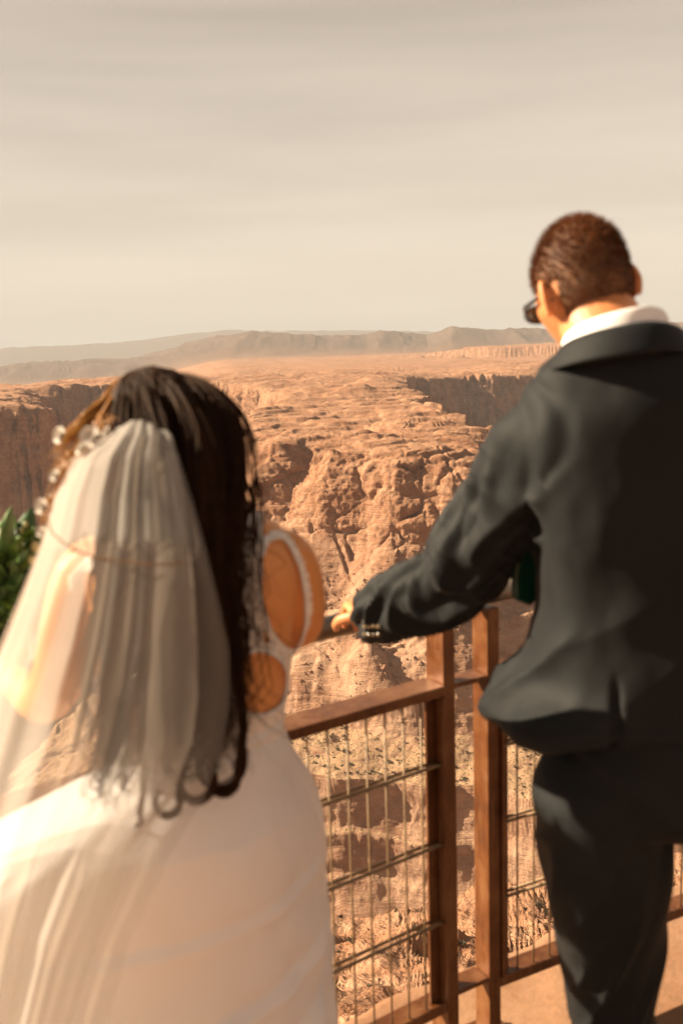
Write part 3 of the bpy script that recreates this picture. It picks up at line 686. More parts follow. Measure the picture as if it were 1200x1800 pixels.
cap.rings([Pn[i]*HS@RH.T+hc for i in range(nv)]); hc_o = cap.build('hair_base', plain('cropped_hair_over_scalp', (.10, .040, .013), .75, nscale=60, namp=.4), hair_o)
# ---- sunglasses
m_black = plain('black_plastic', (.012, .010, .009), .25, nscale=10, namp=.1, bump=.0)
m_lens = plain('dark_lens', (.03, .022, .015), .06, nscale=10, namp=.1, bump=.0, Coat_Weight=.6)
def hp(x, y, z): return hc+RH@(A(x, y, z)*HS)
SG = MB()
for s in (-1, 1):
    SG.tube([hp(s*.070, .088, .014), hp(s*.0795, .066, .013), hp(s*.082, .02, .012), hp(s*.081, -.012, .012), hp(s*.076, -.030, -.004)], [.0022, .0026, .0024, .0022, .0015], 8, rb=[.004, .0045, .0032, .003, .002])
    SG.tube([hp(s*(.036+.031*math.cos(t)), .112-.012*abs(math.cos(t)*.5*s+.5)-.012*((.036+.031*math.cos(t))/.067)**2, .004+.016*math.sin(t)) for t in np.linspace(0, 2*PI, 25)], .0013, 6)
SG.tube([hp(-.008, .112, .010), hp(0, .114, .012), hp(.008, .112, .010)], .0018, 6)
sgo = SG.build('sunglasses', m_black, MAN)
for s in (-1, 1):
    lb = MB(); lb.rings([np.array([hp(s*(.036+.030*k*math.cos(t)), .1085-.012*((.036+.031*k*math.cos(t))/.067)**2+.001*(1-k)+e, .004+.0155*k*math.sin(t)) for t in np.linspace(0, 2*PI, 24, endpoint=False)]) for e, k in ((.001, .1), (.001, .6), (.001, 1), (-.001, 1), (-.001, .6), (-.001, .1))]); lb.build('lens', m_lens, sgo)
# ---- cloth
def suit_mat():
    g = G('dark_wool'); p = g.coord()
    wv = g.noise(g.map(p, (1, 1, 1)), 900, 2); f = g.noise(p, 6, 4)
    c = g.ramp(f, [(.3, (.0085, .0097, .0107)), (.7, (.013, .0143, .0153))])
    b = g.bsdf(Base_Color=c, Roughness=.62, Specular_IOR_Level=.13, Sheen_Weight=.03, Sheen_Roughness=.38, Sheen_Tint=(1, .97, .92), Normal=g.bump(wv, .5, .0012)); return g.m
m_suit = suit_mat()
m_shirt = plain('white_cotton', (.80, .78, .78), .75, nscale=30, namp=.03, bdist=.0006)
def jacket():
    mb = MB()
    Y_ = yawM
    ks = [(.432, 1.468, 1.615, .080, .058, Y_, 2.0, 0), (.442, 1.470, 1.598, .118, .070, Y_, 2.1, 0), (.455, 1.475, 1.573, .160, .084, Y_, 2.2, 0), (.470, 1.483, 1.543, .192, .100, Y_, 2.4, 0), (.484, 1.490, 1.51, .210, .112, Y_, 3.1, 0), (.487, 1.50, 1.46, .214, .122, Y_, 3.8, 0), (.495, 1.505, 1.36, .202, .134, Y_, 3.8, 0),
          (.505, 1.52, 1.26, .192, .144, Y_, 3.4, 0), (.507, 1.545, 1.18, .194, .160, Y_, 3.2, 0), (.503, 1.565, 1.10, .208, .182, Y_+.08, 2.5, -.02), (.492, 1.59, 1.045, .234, .208, Y_+.14, 2.6, -.06), (.487, 1.60, 1.01, .250, .222, Y_+.16, 2.6, -.11), (.487, 1.60, .995, .246, .218, Y_+.16, 2.6, -.11)]
    mb.rings(srings(ks, 6, n=96))
    d = (wr-el)/np.linalg.norm(wr-el)
    mb.limb([sh+A(.05, -.01, .0), sh, sh+(el-sh)*.45, el, el+(wr-el)*.55, wr-d*.022], [.060, .072, .068, .064, .056, .046], 32, rb=[.060, .071, .064, .060, .054, .044])
    mb.limb([shr+A(-.06, 0, 0), shr, (shr+elr)/2, elr, wrr+A(0, 0, .04)], [.085, .082, .072, .064, .045], 32)
    return fuse(mb, .0048, 7, 'jacket')
jm = jacket(); V = get_v(jm); N = get_n(jm)
Ts, rs, ds, Ds = seg_param(V, [sh, el, wr]); arm = sstep(.125, .10, ds)*sstep(.02, .09, Ts)
V = folds(V, N, [sh, el, wr], .12, .0165, 3, freq=13, twist=1.0)
jm.update(); set_v(jm, V); N = get_n(jm)
V = folds(V, N, [sh, el, wr], .12, .0020, 9, freq=29, twist=-.7)
V = folds(V, N, [shr, elr, wrr], .12, .008, 5, freq=14)
tor = 1-arm
# body drape: soft diagonal pulls from the raised shoulder, hollow back, side vent
ang = np.arctan2(V[:, 1]-1.53, V[:, 0]-.50)
n1 = 1-2*np.abs(vn(V[:, 2]*7-V[:, 0]*5, V[:, 0]*3+V[:, 1]*5, s=31)); n2 = fbm(V[:, 0]*9, V[:, 1]*9, V[:, 2]*6, o=3, s=33)
low = sstep(1.45, 1.1, V[:, 2])
V = V+N*(tor*(.0028*n1*(.2+low)+.006*n2))[:, None]
left = sstep(.36, .28, V[:, 0])*tor*sstep(1.40, 1.2, V[:, 2])
V = V+N*(left*(.014*(1-2*np.abs(vn(V[:, 2]*9+V[:, 1]*9, V[:, 1]*4, s=37)))))[:, None]
vent = np.exp(-((V[:, 0]-.395)/.006)**2)*(V[:, 1] < 1.5)*sstep(1.14, 1.08, V[:, 2])*tor
V = V-N*(.011*vent)[:, None]; V[:, 0] += (V[:, 1] < 1.5)*tor*sstep(1.12, 1.0, V[:, 2])*np.where(V[:, 0] < .395, -.006, .0)*np.exp(-((V[:, 0]-.395)/.03)**2)
seam = np.exp(-((V[:, 0]-.50)/.0022)**2)*(V[:, 1] < 1.5)*tor; V = V-N*(.0022*seam)[:, None]
armh = np.exp(-((ds-.098)/.006)**2)*(Ts < .02); V = V-N*(.004*armh)[:, None]
set_v(jm, V); JK = link('jacket', jm, m_suit, MAN)
# jacket collar at the back of the neck and shirt collar inside it
def collar(name, c, a, b, z0, h, t0, t1, yaw, lean, drop, mat, parent, th=.005, roll=.0):
    n = 60; rows = []
    prof = [(0, 0), (.0, .5), (.0, 1.0), (.25, 1.08), (.55, .95), (.8, .5), (.95, .1)] if roll else [(0, 0), (0, 1)]
    Gd = []
    for k in np.linspace(t0, t1, n):
        fr = abs((k+PI/2))/(PI)
        row = []
        for (o_, hh) in prof:
            r_ = 1+o_*roll/max(a, .01)
            p = A(math.cos(k)*a*r_, math.sin(k)*b*r_, 0)+A(math.cos(k), math.sin(k), 0)*lean*hh*h
            p = Rz(yaw)@p+c; p[2] = z0+h*hh-drop*fr**1.5; row.append(p)
        Gd.append(row)
    o = MB().grid(np.array(Gd)).build(name, mat, parent); m = o.modifiers.new('thick', 'SOLIDIFY'); m.thickness = th; m.offset = 0
    m = o.modifiers.new('sub', 'SUBSURF'); m.levels = 1; m.render_levels = 2; return o
nk = A(.418, 1.468, 0)
collar('shirt_collar', nk+A(-.012, .010, 0), .072, .074, 1.600, .056, -PI/2-2.0, -PI/2+2.0, math.radians(22), -.10, .075, m_shirt, MAN, .0035, roll=.012)
collar('jacket_collar', nk+A(-.004, .006, 0), .088, .086, 1.592, .042, -PI/2-1.75, -PI/2+1.75, math.radians(14), -.25, .07, m_suit, JK, .006, roll=.022)
# shirt front inside the jacket opening
MB().rings(srings([(.46, 1.50, 1.575, .06, .07, yawM, 2.2, 0), (.47, 1.57, 1.50, .10, .075, yawM, 2.2, 0), (.49, 1.585, 1.35, .12, .08, yawM, 2.2, 0), (.50, 1.60, 1.2, .13, .08, yawM, 2.2, 0), (.50, 1.60, 1.0, .13, .08, yawM, 2.2, 0)], 5)).build('shirt', m_shirt, MAN)
# shirt cuff and the eight sleeve buttons
d = (wr-el)/np.linalg.norm(wr-el); MB().tube([wr-d*.03, wr-d*.004], [.031, .030], 28).build('shirt_cuff', m_shirt, MAN)
m_btn = plain('horn_button', (.26, .19, .12), .22, nscale=80, namp=.4, bump=.1, bdist=.0003)
bt = MB(); bt.tube([(0, 0, -.0015), (0, 0, .0012), (0, 0, .002)], [.0038, .0038, .0032], 16); bt.tube([(0, 0, .0016), (0, 0, .0026)], [.0028, .0022], 8); btm = bt.mesh('sleeve_button'); btm.materials.append(m_btn)
Vj = get_v(jm); Nj = get_n(jm)
dv = Vj-CAM; PXs = 600+F*(dv@RT)/(dv@fw); PYs = 900-F*(dv@UP)/(dv@fw); DEP = dv@fw
for iy, py in enumerate((1101, 1114.5)):
    for px in (641.5, 649, 657, 665.5):
        q = (PXs-px)**2+(PYs-py)**2; near = q < 80; 
        if not near.any(): near = q <= q.min()+40
        j = np.where(near)[0]; j = j[DEP[j] < DEP[j].min()+.02]
        c = Vj[j].mean(0) if len(j) else Vj[q.argmin()]; nn = Nj[j].mean(0)
        c = P(px, py, c[1]) if len(j) else c; nn = nn*.5-fw*.6; nn /= np.linalg.norm(nn)
        o = bpy.data.objects.new('sleeve_button', btm); col.objects.link(o); o.parent = JK
        o.matrix_parent_inverse = Matrix.Identity(4); o.location = Vector(c+nn*.003)-Vector(MAN.location)+Vector(MAN.location)
        o.rotation_euler = Vector(nn).to_track_quat('Z', 'Y').to_euler()
# ---- trousers
def trousers():
    mb = MB()
    mb.rings(srings([(.515, 1.50, 1.03, .155, .115, yawM, 2.3, 0), (.515, 1.50, .96, .178, .125, yawM, 2.4, 0), (.515, 1.50, .89, .185, .125, yawM, 2.4, 0), (.515, 1.50, .86, .165, .11, yawM, 2.3, 0), (.515, 1.50, .845, .09, .08, yawM, 2.2, 0)], 5))
    mb.limb([hl, hl+(kl-hl)*.45, kl, (kl+al)/2, al+A(0, 0, .03)], [.108, .094, .072, .066, .060], 32, rb=[.118, .104, .078, .070, .062]); mb.limb([hr, hr+(kr-hr)*.45, kr, (kr+ar)/2, ar+A(0, 0, .03)], [.104, .094, .074, .068, .062], 32)
    return fuse(mb, .0052, 7, 'trousers')
tm = trousers(); V = get_v(tm); N = get_n(tm)
V = folds(V, N, [hl, kl, al], .14, .007, 21, freq=9, twist=1.3); V = folds(V, N, [hr, kr, ar], .14, .007, 23, freq=9)
dg_ = 1-2*np.abs(vn((V[:, 2]+V[:, 0]*.8)*9, V[:, 1]*3, s=25)); V = V+N*(.006*dg_*sstep(.62, .78, V[:, 2]))[:, None]
set_v(tm, V); link('trousers', tm, m_suit, MAN)
m_shoe = plain('black_leather', (.012, .010, .009), .3, nscale=30, namp=.2, bdist=.0006)
for a_, yw in ((al, .2), (ar, -.35)):
    mb = MB(); foot(mb, a_+A(0, 0, .0), yw, L=.30, k=1.12); sm = fuse(mb, .004, 2, 'shoe'); link('shoe', sm, m_shoe, MAN)
# ---- green tie hanging forward from the neck
m_tie = plain('green_satin', (.004, .045, .028), .35, nscale=40, namp=.2, bdist=.0004)
tp = spl([A(.40, 1.56, 1.50), A(.375, 1.63, 1.42), A(.350, 1.665, 1.32), A(*P(926, 990, 1.68)), A(*P(926, 1040, 1.68)), A(*P(930, 1060, 1.68))], 8)
wv = np.interp(np.linspace(0, 1, len(tp)), [0, .1, .55, .84, 1], [.012, .014, .026, .032, .001])
row = []
for i, p in enumerate(tp):
    ax = A(.93, .36, 0); row.append([p+ax*wv[i]*k+A(0, -.004*(1-k*k), 0) for k in (-1, -.5, 0, .5, 1)])
o = MB().grid(np.array(row)).build('necktie', m_tie, MAN); m = o.modifiers.new('t', 'SOLIDIFY'); m.thickness = .004
# ============================================================= THE BRIDE
WOM = empty('person', (-.215, 1.38, FZ), 'bride in a white lace-backed gown and veil with long dark hair', 'person')
wsk = skin_mat('skin_woman', (.66, .29, .10), (.60, .24, .08))
yW = math.radians(30); fW = Rz(yW)@A(0, 1, 0); rW = Rz(yW)@A(1, 0, 0); cx, cy = -.215, 1.37
whc = A(*P(283, 800, 1.42)); WH = Rz(math.radians(48))@Rx(math.radians(-16))@Ry(math.radians(-8)); WS = .95
wneck = A(-.215, 1.375, 1.395)
rsh = A(*P(506, 988, 1.44)); rel = A(*P(524, 1098, 1.50)); rwr = A(*P(470, 1085, 1.74))
lsh = A(*P(150, 1015, 1.32)); lel = A(*P(88, 1225, 1.33)); lwr = A(*P(10, 1180, 1.50))
WK = [(cx, cy, 1.405, .050, .048, yW, 2, 0), (cx, cy, 1.385, .100, .056, yW, 2, 0), (cx, cy, 1.355, .145, .070, yW, 2.2, 0), (cx, cy, 1.30, .158, .086, yW, 2.3, 0), (cx, cy, 1.22, .148, .090, yW, 2.3, 0), (cx, cy, 1.14, .134, .088, yW, 2.2, 0), (cx, cy, 1.06, .122, .084, yW, 2.2, 0), (cx, cy, .98, .132, .082, .35, 2.2, 0), (cx, cy, .89, .138, .078, .15, 2.2, 0), (cx, cy, .80, .130, .072, .1, 2.2, 0), (cx, cy, .76, .11, .065, .1, 2.1, 0)]
def woman_body():
    mb = MB(); head_shell(mb, whc, WH, True, WS)
    mb.limb([whc+WH@A(0, -.025, -.05), (whc+wneck)/2+A(0, -.01, -.01), wneck+A(0, 0, -.03)], [.046, .046, .054], 24)
    mb.rings(srings(WK))
    for s in (-1, 1):
        mb.ball(A(cx, cy, 1.245)+fW*.072+rW*s*.062, A(.058, .052, .056), Rz(yW).T)
        mb.ball(A(cx, cy, 1.285)-fW*.066+rW*s*.078, A(.055, .022, .070), Rz(yW).T)          # shoulder blades
        mb.ball(A(cx, cy+.01, .89)+A(1, 0, 0)*s*.055, A(.068, .080, .075))
    mb.limb([rsh+A(-.055, -.02, .012), rsh, rel, rwr], [.040, .043, .037, .022], 20)
    mb.limb([lsh+A(.06, .03, .01), lsh, lel, lwr], [.040, .043, .034, .022], 20)
    for s in (-1, 1):
        h_ = A(cx-.01, cy+.01, .82)+A(1, 0, 0)*s*.068; k_ = A(cx, cy+.01, .38)+rW*s*.07; a_ = A(cx, cy-.01, -.04)+rW*s*.06
        mb.limb([h_, (h_+k_)/2, k_, (k_+a_)/2, a_], [.070, .064, .046, .042, .030], 20); foot(mb, a_, yW, L=.22, k=.75)
    hand_shell(mb, rwr, A(-.35, .75, -.12), A(.05, .05, 1), -1, curl=(.35, .4, .45, .5), L=.88)
    hand_shell(mb, lwr, A(.10, .8, .25), A(-.9, .1, .3), -1, curl=(.9, .95, .95, 1.0), L=.88, thumb=.9)
    return fuse(mb, .0032, 4, 'body')
wb = woman_body(); link('body', wb, wsk, WOM)
m_wf = plain('closed_lash', (.02, .012, .008), .5, nscale=40, namp=.1, bump=0)
for s in (-1, 1): MB().ball(whc+WH@(A(s*.030, .078, .004)*WS), A(.011, .011, .011)).build('eye', m_eye, WOM)
# ---- lace bodice cut from the body's own surface
def lace_mat():
    g = G('lace'); p = g.coord()
    v = g.n('TexVoronoi', {'Vector': p, 'Scale': 260.0}, feature='DISTANCE_TO_EDGE').outputs['Distance']; fl = g.noise(p, 70, 3, .6)
    a = g.math('MAXIMUM', g.ramp(v, [(.10, 1), (.20, .25)]), g.ramp(fl, [(.47, 0), (.55, 1)]))
    b = g.n('BsdfPrincipled', {'Base Color': (.82, .74, .68, 1), 'Roughness': .8, 'Normal': g.bump(fl, .5, .002)}); t = g.n('BsdfTransparent')
    g.L.new(g.n('MixShader', {0: a, 1: t.outputs[0], 2: b.outputs[0]}).outputs[0], g.out.inputs[0]); return g.m
def satin_mat():
    g = G('ivory_satin'); p = g.coord(); f = g.noise(p, 3, 3)
    b = g.n('BsdfPrincipled', {'Base Color': g.ramp(f, [(.3, (.85, .87, .90)), (.7, (.89, .91, .94))]), 'Roughness': .42, 'Sheen Weight': .3, 'Normal': g.bump(g.noise(p, 500, 2), .08, .0005)})
    t = g.n('BsdfTranslucent', {'Color': (.92, .84, .74, 1)}); g.L.new(g.n('MixShader', {0: .30, 1: b.outputs[0], 2: t.outputs[0]}).outputs[0], g.out.inputs[0]); return g.m
m_lace = lace_mat(); m_satin = satin_mat()
V = get_v(wb); N = get_n(wb); loc = (V-A(cx, cy, 0)); xl = loc@rW; yl = loc@fW; z = V[:, 2]
Vm = V+np.where(xl < -.004, -2*(xl+.004), 0)[:, None]*rW                      # mirror the left half onto the right
dv = Vm-CAM; px = 600+F*(dv@RT)/(dv@fw); py = 900-F*(dv@UP)/(dv@fw)
def inell(cx_, cy_, rx, ry, tilt=0): 
    x_ = (px-cx_)-(py-cy_)*tilt; return (x_/rx)**2+((py-cy_)/ry)**2 < 1
opn = inell(496, 1045, 38, 98, .12) | inell(452, 1199, 50, 56)
ring = inell(496, 1045, 51, 112, .12)
back = yl < .0
Tm, _, dd, _ = seg_param(V, [rsh, rel, rwr]); _, _, dl, _ = seg_param(V, [lsh, lel, lwr])
core = (np.abs(xl) < .172) & (z > 1.03) & ~((dd < .047) & (z < 1.30) & (yl > .0)) 
keepb = back & ~opn & ((ring & (py > 925)) | (px < 462) | (py > 1128)) & (z < 1.392) & ~((Tm > .075) & (dd < .05))
keepf = ~back & (z < 1.29+.0*xl) & ~((dd < .052) | (dl < .052))
keep = core & (keepb | keepf)
idx = np.full(len(V), -1); idx[keep] = np.arange(keep.sum())
q = np.array([tuple(p.vertices) for p in wb.polygons if len(p.vertices) == 4]); q = idx[q]; q = q[(q >= 0).all(1)]
lm = np_mesh('lace_bodice', (V+N*.0032)[keep], q); BD = link('lace_bodice', lm, m_lace, WOM); m = BD.modifiers.new('s', 'SOLIDIFY'); m.thickness = .0012; m.offset = 1
# scalloped edging round the openings
def edging(pts): 
    pts = spl(pts, 10); o = MB().tube(pts, 0.0022+.0012*np.abs(np.sin(np.arange(len(pts))*.9)), 8).build('lace_edging', m_satin, BD); return o
def surf(px_, py_):                                            # point on her back seen at that sight line
    dvv = V-CAM; a = 600+F*(dvv@RT)/(dvv@fw); b = 900-F*(dvv@UP)/(dvv@fw); d_ = dvv@fw
    q_ = (a-px_)**2+(b-py_)**2; j = np.where(q_ < 60)[0]
    if not len(j): j = np.array([q_.argmin()])
    j = j[d_[j] < d_[j].min()+.03]; return V[j].mean(0)+N[j].mean(0)*.0045
def loop(cx_, cy_, rx, ry, tilt, t0, t1, n=26): return [surf(cx_+rx*math.cos(t)+ry*math.sin(t)*tilt, cy_+ry*math.sin(t)) for t in np.linspace(t0, t1, n)]
edging(loop(496, 1045, 39, 99, .12, 0, 2*PI)); edging(loop(452, 1199, 51, 57, 0, 0, 2*PI)); pass
# ---- skirt
def skirt():
    ks = [(1.085, .118, .082, 0), (1.06, .128, .090, 0), (1.02, .142, .100, 0), (.96, .172, .118, 0), (.90, .190, .136, 0), (.82, .183, .146, .0), (.72, .176, .150, .0), (.62, .168, .150, .0), (.50, .172, .155, .01), (.36, .215, .18, .02), (.18, .27, .25, .05), (.02, .33, .34, .09), (FZ+.02, .38, .42, .12)]
    k = spl(np.array(ks), 14); n = 360; rows = []
    th = np.arange(n)*2*PI/n
    for i, (z_, a, b, off) in enumerate(k):
        lowr = sstep(.85, .0, z_)
        r = 1+lowr*(.055*np.sin(th*11+1.3*np.sin(th*3)+z_*2)+.03*np.sin(th*19+z_*4))
        # draped bustle: shallow swags hanging across the back
        swag = 0
        for (zc, dp, am, wd) in ((.84, .09, .006, .012), (.74, .15, .014, .014), (.645, .17, .018, .016), (.56, .17, .018, .018), (.47, .16, .018, .018), (.38, .14, .014, .02)):
            tt = (th-(-PI/2+.10)); tt = (tt+PI) % (2*PI)-PI
            zl = zc-dp*np.cos(np.clip(tt*.95, -1.6, 1.6))+.07; e = (z_-zl)/wd
            swag = swag+am*(np.exp(-e*e)-.6*np.exp(-(e-1.6)**2))*np.exp(-(tt/1.25)**4)
        sx = np.interp(z_, [FZ, .45, .62, .75, .86, .96, 1.03], [.34, .30, .26, .20, .13, .06, 0]); pt = ell((cx-sx, cy, z_), a+sx*1.02, b+min(.045, sx*.7), yW*(1-min(1, sx*4)*.75), 2.15, n=n)-np.append((fW*off)[:2], 0)
        rad = pt-A(cx-sx, cy, z_); rad[:, 2] = 0; rl = np.linalg.norm(rad, axis=1)[:, None]
        wr_ = .009*fbm(th*2.2+z_*3, th*.6+z_*6, o=3, s=3)*sstep(1.06, .95, z_)
        rows.append(pt+rad*(r-1)[:, None]+rad/rl*(swag+wr_)[:, None])
    return MB().rings(rows, cap=False)
sk = skirt().build('skirt', m_satin, WOM)
mb = MB(); wst = [ell((cx, cy, 1.078+.0), .1235, .0875, yW, 2.2, n=64)*1.0]; w0 = wst[0]
mb.rings([w0+A(0, 0, .010), w0+(w0-A(cx, cy, 1.078))*.03+A(0, 0, .006), w0+(w0-A(cx, cy, 1.078))*.03-A(0, 0, .008), w0-A(0, 0, .012)], cap=False); mb.build('waistband', m_satin, WOM)
# ---- hair
m_dark = hair_mat('dark_hair', (.009, .0045, .0022), (.048, .020, .008), .6, .1); m_lit = hair_mat('hair_painted_sunlit', (.20, .07, .016), (.42, .17, .04), .4, .4)  # second one is a brighter copy with the sunlight put into its colour
cap = MB()
x = np.sin(PH)*np.sin(TH); y = np.sin(PH)*np.cos(TH); z_ = np.cos(PH); dn = sstep(.1, -1, z_)
k = np.where((y > .55) & (z_ < .55), .93, 1.10+.04*fbm(x*4, y*4, z_*4, o=2)+.05*sstep(.2, -.6, z_)*(y < .2))
Pn = np.stack([x*.076*(1-dn*.3), y*.096*np.where(y < 0, 1-dn*.35, 1-dn*.12)-.012*sstep(0, .9, z_), z_*.118], -1)*k[..., None]
cap.rings([(Pn[i]*WS)@WH.T+whc for i in range(nv)])
def bundle(ctrl, n, spread, rad, wav=.006, curl=0, nseg=7, flat=.5, endspread=1.6):
    out = []; rr_ = []
    c = np.array([P(*q) for q in ctrl]); m_ = len(c)
    ncl = max(3, n//22); CO = rng.normal(size=(ncl, 3))*A(1, flat, .35); CO /= np.maximum(1, np.linalg.norm(CO, axis=1)/1.7)[:, None]; CPh = rng.uniform(0, 6.28, ncl); CF = rng.uniform(1.6, 2.7, ncl); CA = rng.uniform(.6, 1.7, ncl)
    for _ in range(n):
        ci = rng.integers(ncl); off = CO[ci]+rng.normal(size=3)*A(.20, .16, .2)
        k_ = np.array([c[i]+off*spread*(.38+(endspread-.38)*(i/(m_-1))**1.3) + rng.normal(size=3)*spread*.12*(i > 1) for i in range(m_)])
        p = spl(k_, nseg); p = p[:int(len(p)*(1-.40*rng.random()**1.3))]; t = np.linspace(0, 1, len(p)); ph = CPh[ci]+rng.normal()*.25; fq = CF[ci]
        amp = wav*sstep(.2, .95, t)*CA[ci]*(1+.3*rng.normal())
        p = p+np.stack([np.sin(t*fq*6.28+ph)*amp, np.cos(t*fq*6.28+ph)*amp*.6, 0*t], 1)
        if curl:
            L_ = rng.uniform(.6, 1.2)*curl; m2 = t > .80; s_ = (t[m2]-.80)/.20; dr = rng.choice([-1, -1, 1]); 
            p[m2] += np.stack([dr*L_*(np.sin(s_*4.4)), -.3*L_*s_, L_*.9*(1-np.cos(s_*3.6))*.7], 1)
        out.append(p); rr_.append(rad*rng.uniform(.5, 1.3))
    return out, rr_
HP = []; HRr = []
def addb(*a, **k): o_, r_ = bundle(*a, **k); HP.extend(o_); HRr.extend(r_)
B1 = [(275, 664, 1.43), (345, 676, 1.39), (390, 735, 1.35), (396, 830, 1.31), (386, 920, 1.28), (376, 1030, 1.27), (374, 1160, 1.26), (370, 1280, 1.25), (388, 1410, 1.25)]
B2 = [(262, 666, 1.42), (312, 690, 1.35), (348, 770, 1.30), (358, 880, 1.27), (356, 1000, 1.26), (355, 1120, 1.25), (352, 1250, 1.245), (345, 1360, 1.24)]
B3 = [(250, 668, 1.42), (268, 700, 1.34), (292, 790, 1.28), (300, 900, 1.25), (304, 1040, 1.235), (310, 1180, 1.23), (318, 1300, 1.23), (322, 1400, 1.225)]
B4 = [(232, 672, 1.42), (222, 730, 1.33), (232, 830, 1.27), (238, 960, 1.222), (240, 1100, 1.218), (236, 1250, 1.212), (232, 1380, 1.19), (234, 1430, 1.185)]
B5 = [(290, 666, 1.44), (385, 694, 1.41), (416, 775, 1.38), (416, 860, 1.35), (400, 940, 1.31), (388, 1060, 1.28), (396, 1170, 1.27), (380, 1300, 1.26), (400, 1400, 1.255)]
B6 = [(215, 690, 1.42), (180, 760, 1.34), (180, 860, 1.26), (178, 1000, 1.215), (172, 1150, 1.208), (172, 1290, 1.205), (170, 1370, 1.20)]
addb(B1, 620, .013, .0012, .013, .024); addb(B2, 620, .013, .0012, .012, .024); addb(B3, 420, .013, .0012, .012, .016); addb(B4, 330, .016, .0012, .008, .014); addb(B5, 380, .009, .0011, .013, .024); addb(B6, 110, .009, .0012, .007, .012)
addb(B1, 90, .024, .0007, .010, .030, endspread=2.4); addb(B2, 60, .028, .0007, .011, .03, endspread=2.2); addb(B5, 60, .020, .0006, .012, .03, endspread=2.4); addb(B3, 60, .024, .0006, .011, .026, endspread=2.2)
# crown: strands combed over the top of the head
for _ in range(900):
    a = rng.uniform(-1.75, 1.35); b0 = rng.uniform(.05, .35); pts = []
    for s_ in np.linspace(0, 1, 9):
        ph_ = b0+s_*1.25; v = A(math.sin(ph_)*math.sin(a+PI+s_*.25), math.sin(ph_)*math.cos(a+PI+s_*.25), math.cos(ph_))
        pts.append(whc+WH@(v*A(.084, .104, .127)*WS*(1+.012*rng.normal()+.01)+A(0, -.010, 0)))
    HP.append(spl(pts, 3)); HRr.append(.0015*rng.uniform(.5, 1.3))
for _ in range(220):                                            # loose fly-away hairs round the outline
    a = rng.uniform(-2.6, 2.6); v_ = rng.normal(size=3); v_[2] = abs(v_[2])+.3; v_ /= np.linalg.norm(v_); p0 = whc+WH@(v_*A(.083, .103, .125)*WS); d_ = WH@v_*.5+rng.normal(size=3)*.6+A(.3, 0, -.3); d_ /= np.linalg.norm(d_)
    HP.append(spl([p0, p0+d_*.012, p0+d_*.020+A(.008*rng.normal(), 0, -.008)], 5)); HRr.append(.00035)
H = locks('hair', HP, HRr, m_dark, WOM, 5); cap.build('hair_base', m_dark, H)
# big end curls
CP = []; CRr = []
for (x0, y0, r_, tn, Y0) in ((398, 1330, 30, 5.0, 1.25), (350, 1335, 34, 5.2, 1.24), (330, 1290, 42, 4.6, 1.245), (300, 1370, 26, 4.8, 1.24), (390, 1300, 46, 4.4, 1.255), (360, 1250, 40, 4.2, 1.25), (235, 1400, 22, 3.5, 1.235)):
    for _ in range(26):
        s_ = np.linspace(0, 1, 26); a0 = -.5+rng.normal()*.12; rr2 = r_*(1-.35*s_)*(1+rng.normal()*.10); pts = []
        for t, q_ in zip(s_, rr2):
            an = a0+t*tn; pts.append(P(x0-8+rng.normal()*.5+q_*math.cos(an), y0+38+q_*1.15*math.sin(an), Y0-.008+.012*t))
        top = [P(x0+r_*.3, y0-190, Y0), P(x0+r_*.9, y0-50, Y0)]; pts = [np.array(t_)+rng.normal(size=3)*.003 for t_ in top]+pts
        CP.append(spl(np.array(pts), 2)); CRr.append(.0009*rng.uniform(.5, 1.3))
locks('hair_curl', CP, CRr, m_dark, WOM, 4)
# side hair, sun glow painted into its brighter colour, swept into a braid with white blossoms
LP = []; LR = []
def addl(*a, **k): o_, r_ = bundle(*a, **k); LP.extend(o_); LR.extend(r_)
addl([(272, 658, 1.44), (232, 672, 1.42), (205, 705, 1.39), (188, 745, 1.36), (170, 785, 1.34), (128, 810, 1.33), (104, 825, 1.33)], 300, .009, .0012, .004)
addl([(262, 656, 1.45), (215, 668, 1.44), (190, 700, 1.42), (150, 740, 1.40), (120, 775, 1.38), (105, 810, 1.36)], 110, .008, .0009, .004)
br = spl([P(205, 748, 1.33), P(175, 770, 1.31), P(140, 800, 1.31), P(108, 822, 1.32)], 20)
for s_ in range(3):
    for _ in range(34):
        t = np.linspace(0, 1, len(br)); ph_ = s_*2.094+t*17; o_ = rng.normal(size=3)*.0035
        LP.append(br+np.stack([np.cos(ph_)*.007, np.sin(2*ph_)*.004, np.cos(ph_+1.0)*.010], 1)+o_); LR.append(.0012)
for c_ in ([(120, 828, 1.33), (100, 870, 1.33), (82, 905, 1.34), (92, 950, 1.34)], [(112, 824, 1.34), (92, 880, 1.34), (78, 930, 1.35)]): addl(c_, 16, .004, .0008, .006, .01)
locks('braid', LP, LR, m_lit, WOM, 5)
m_pet = plain('white_petal', (.55, .50, .44), .8, nscale=50, namp=.08, bump=.1)
m_cen = plain('petal_centre', (.62, .42, .14), .7)
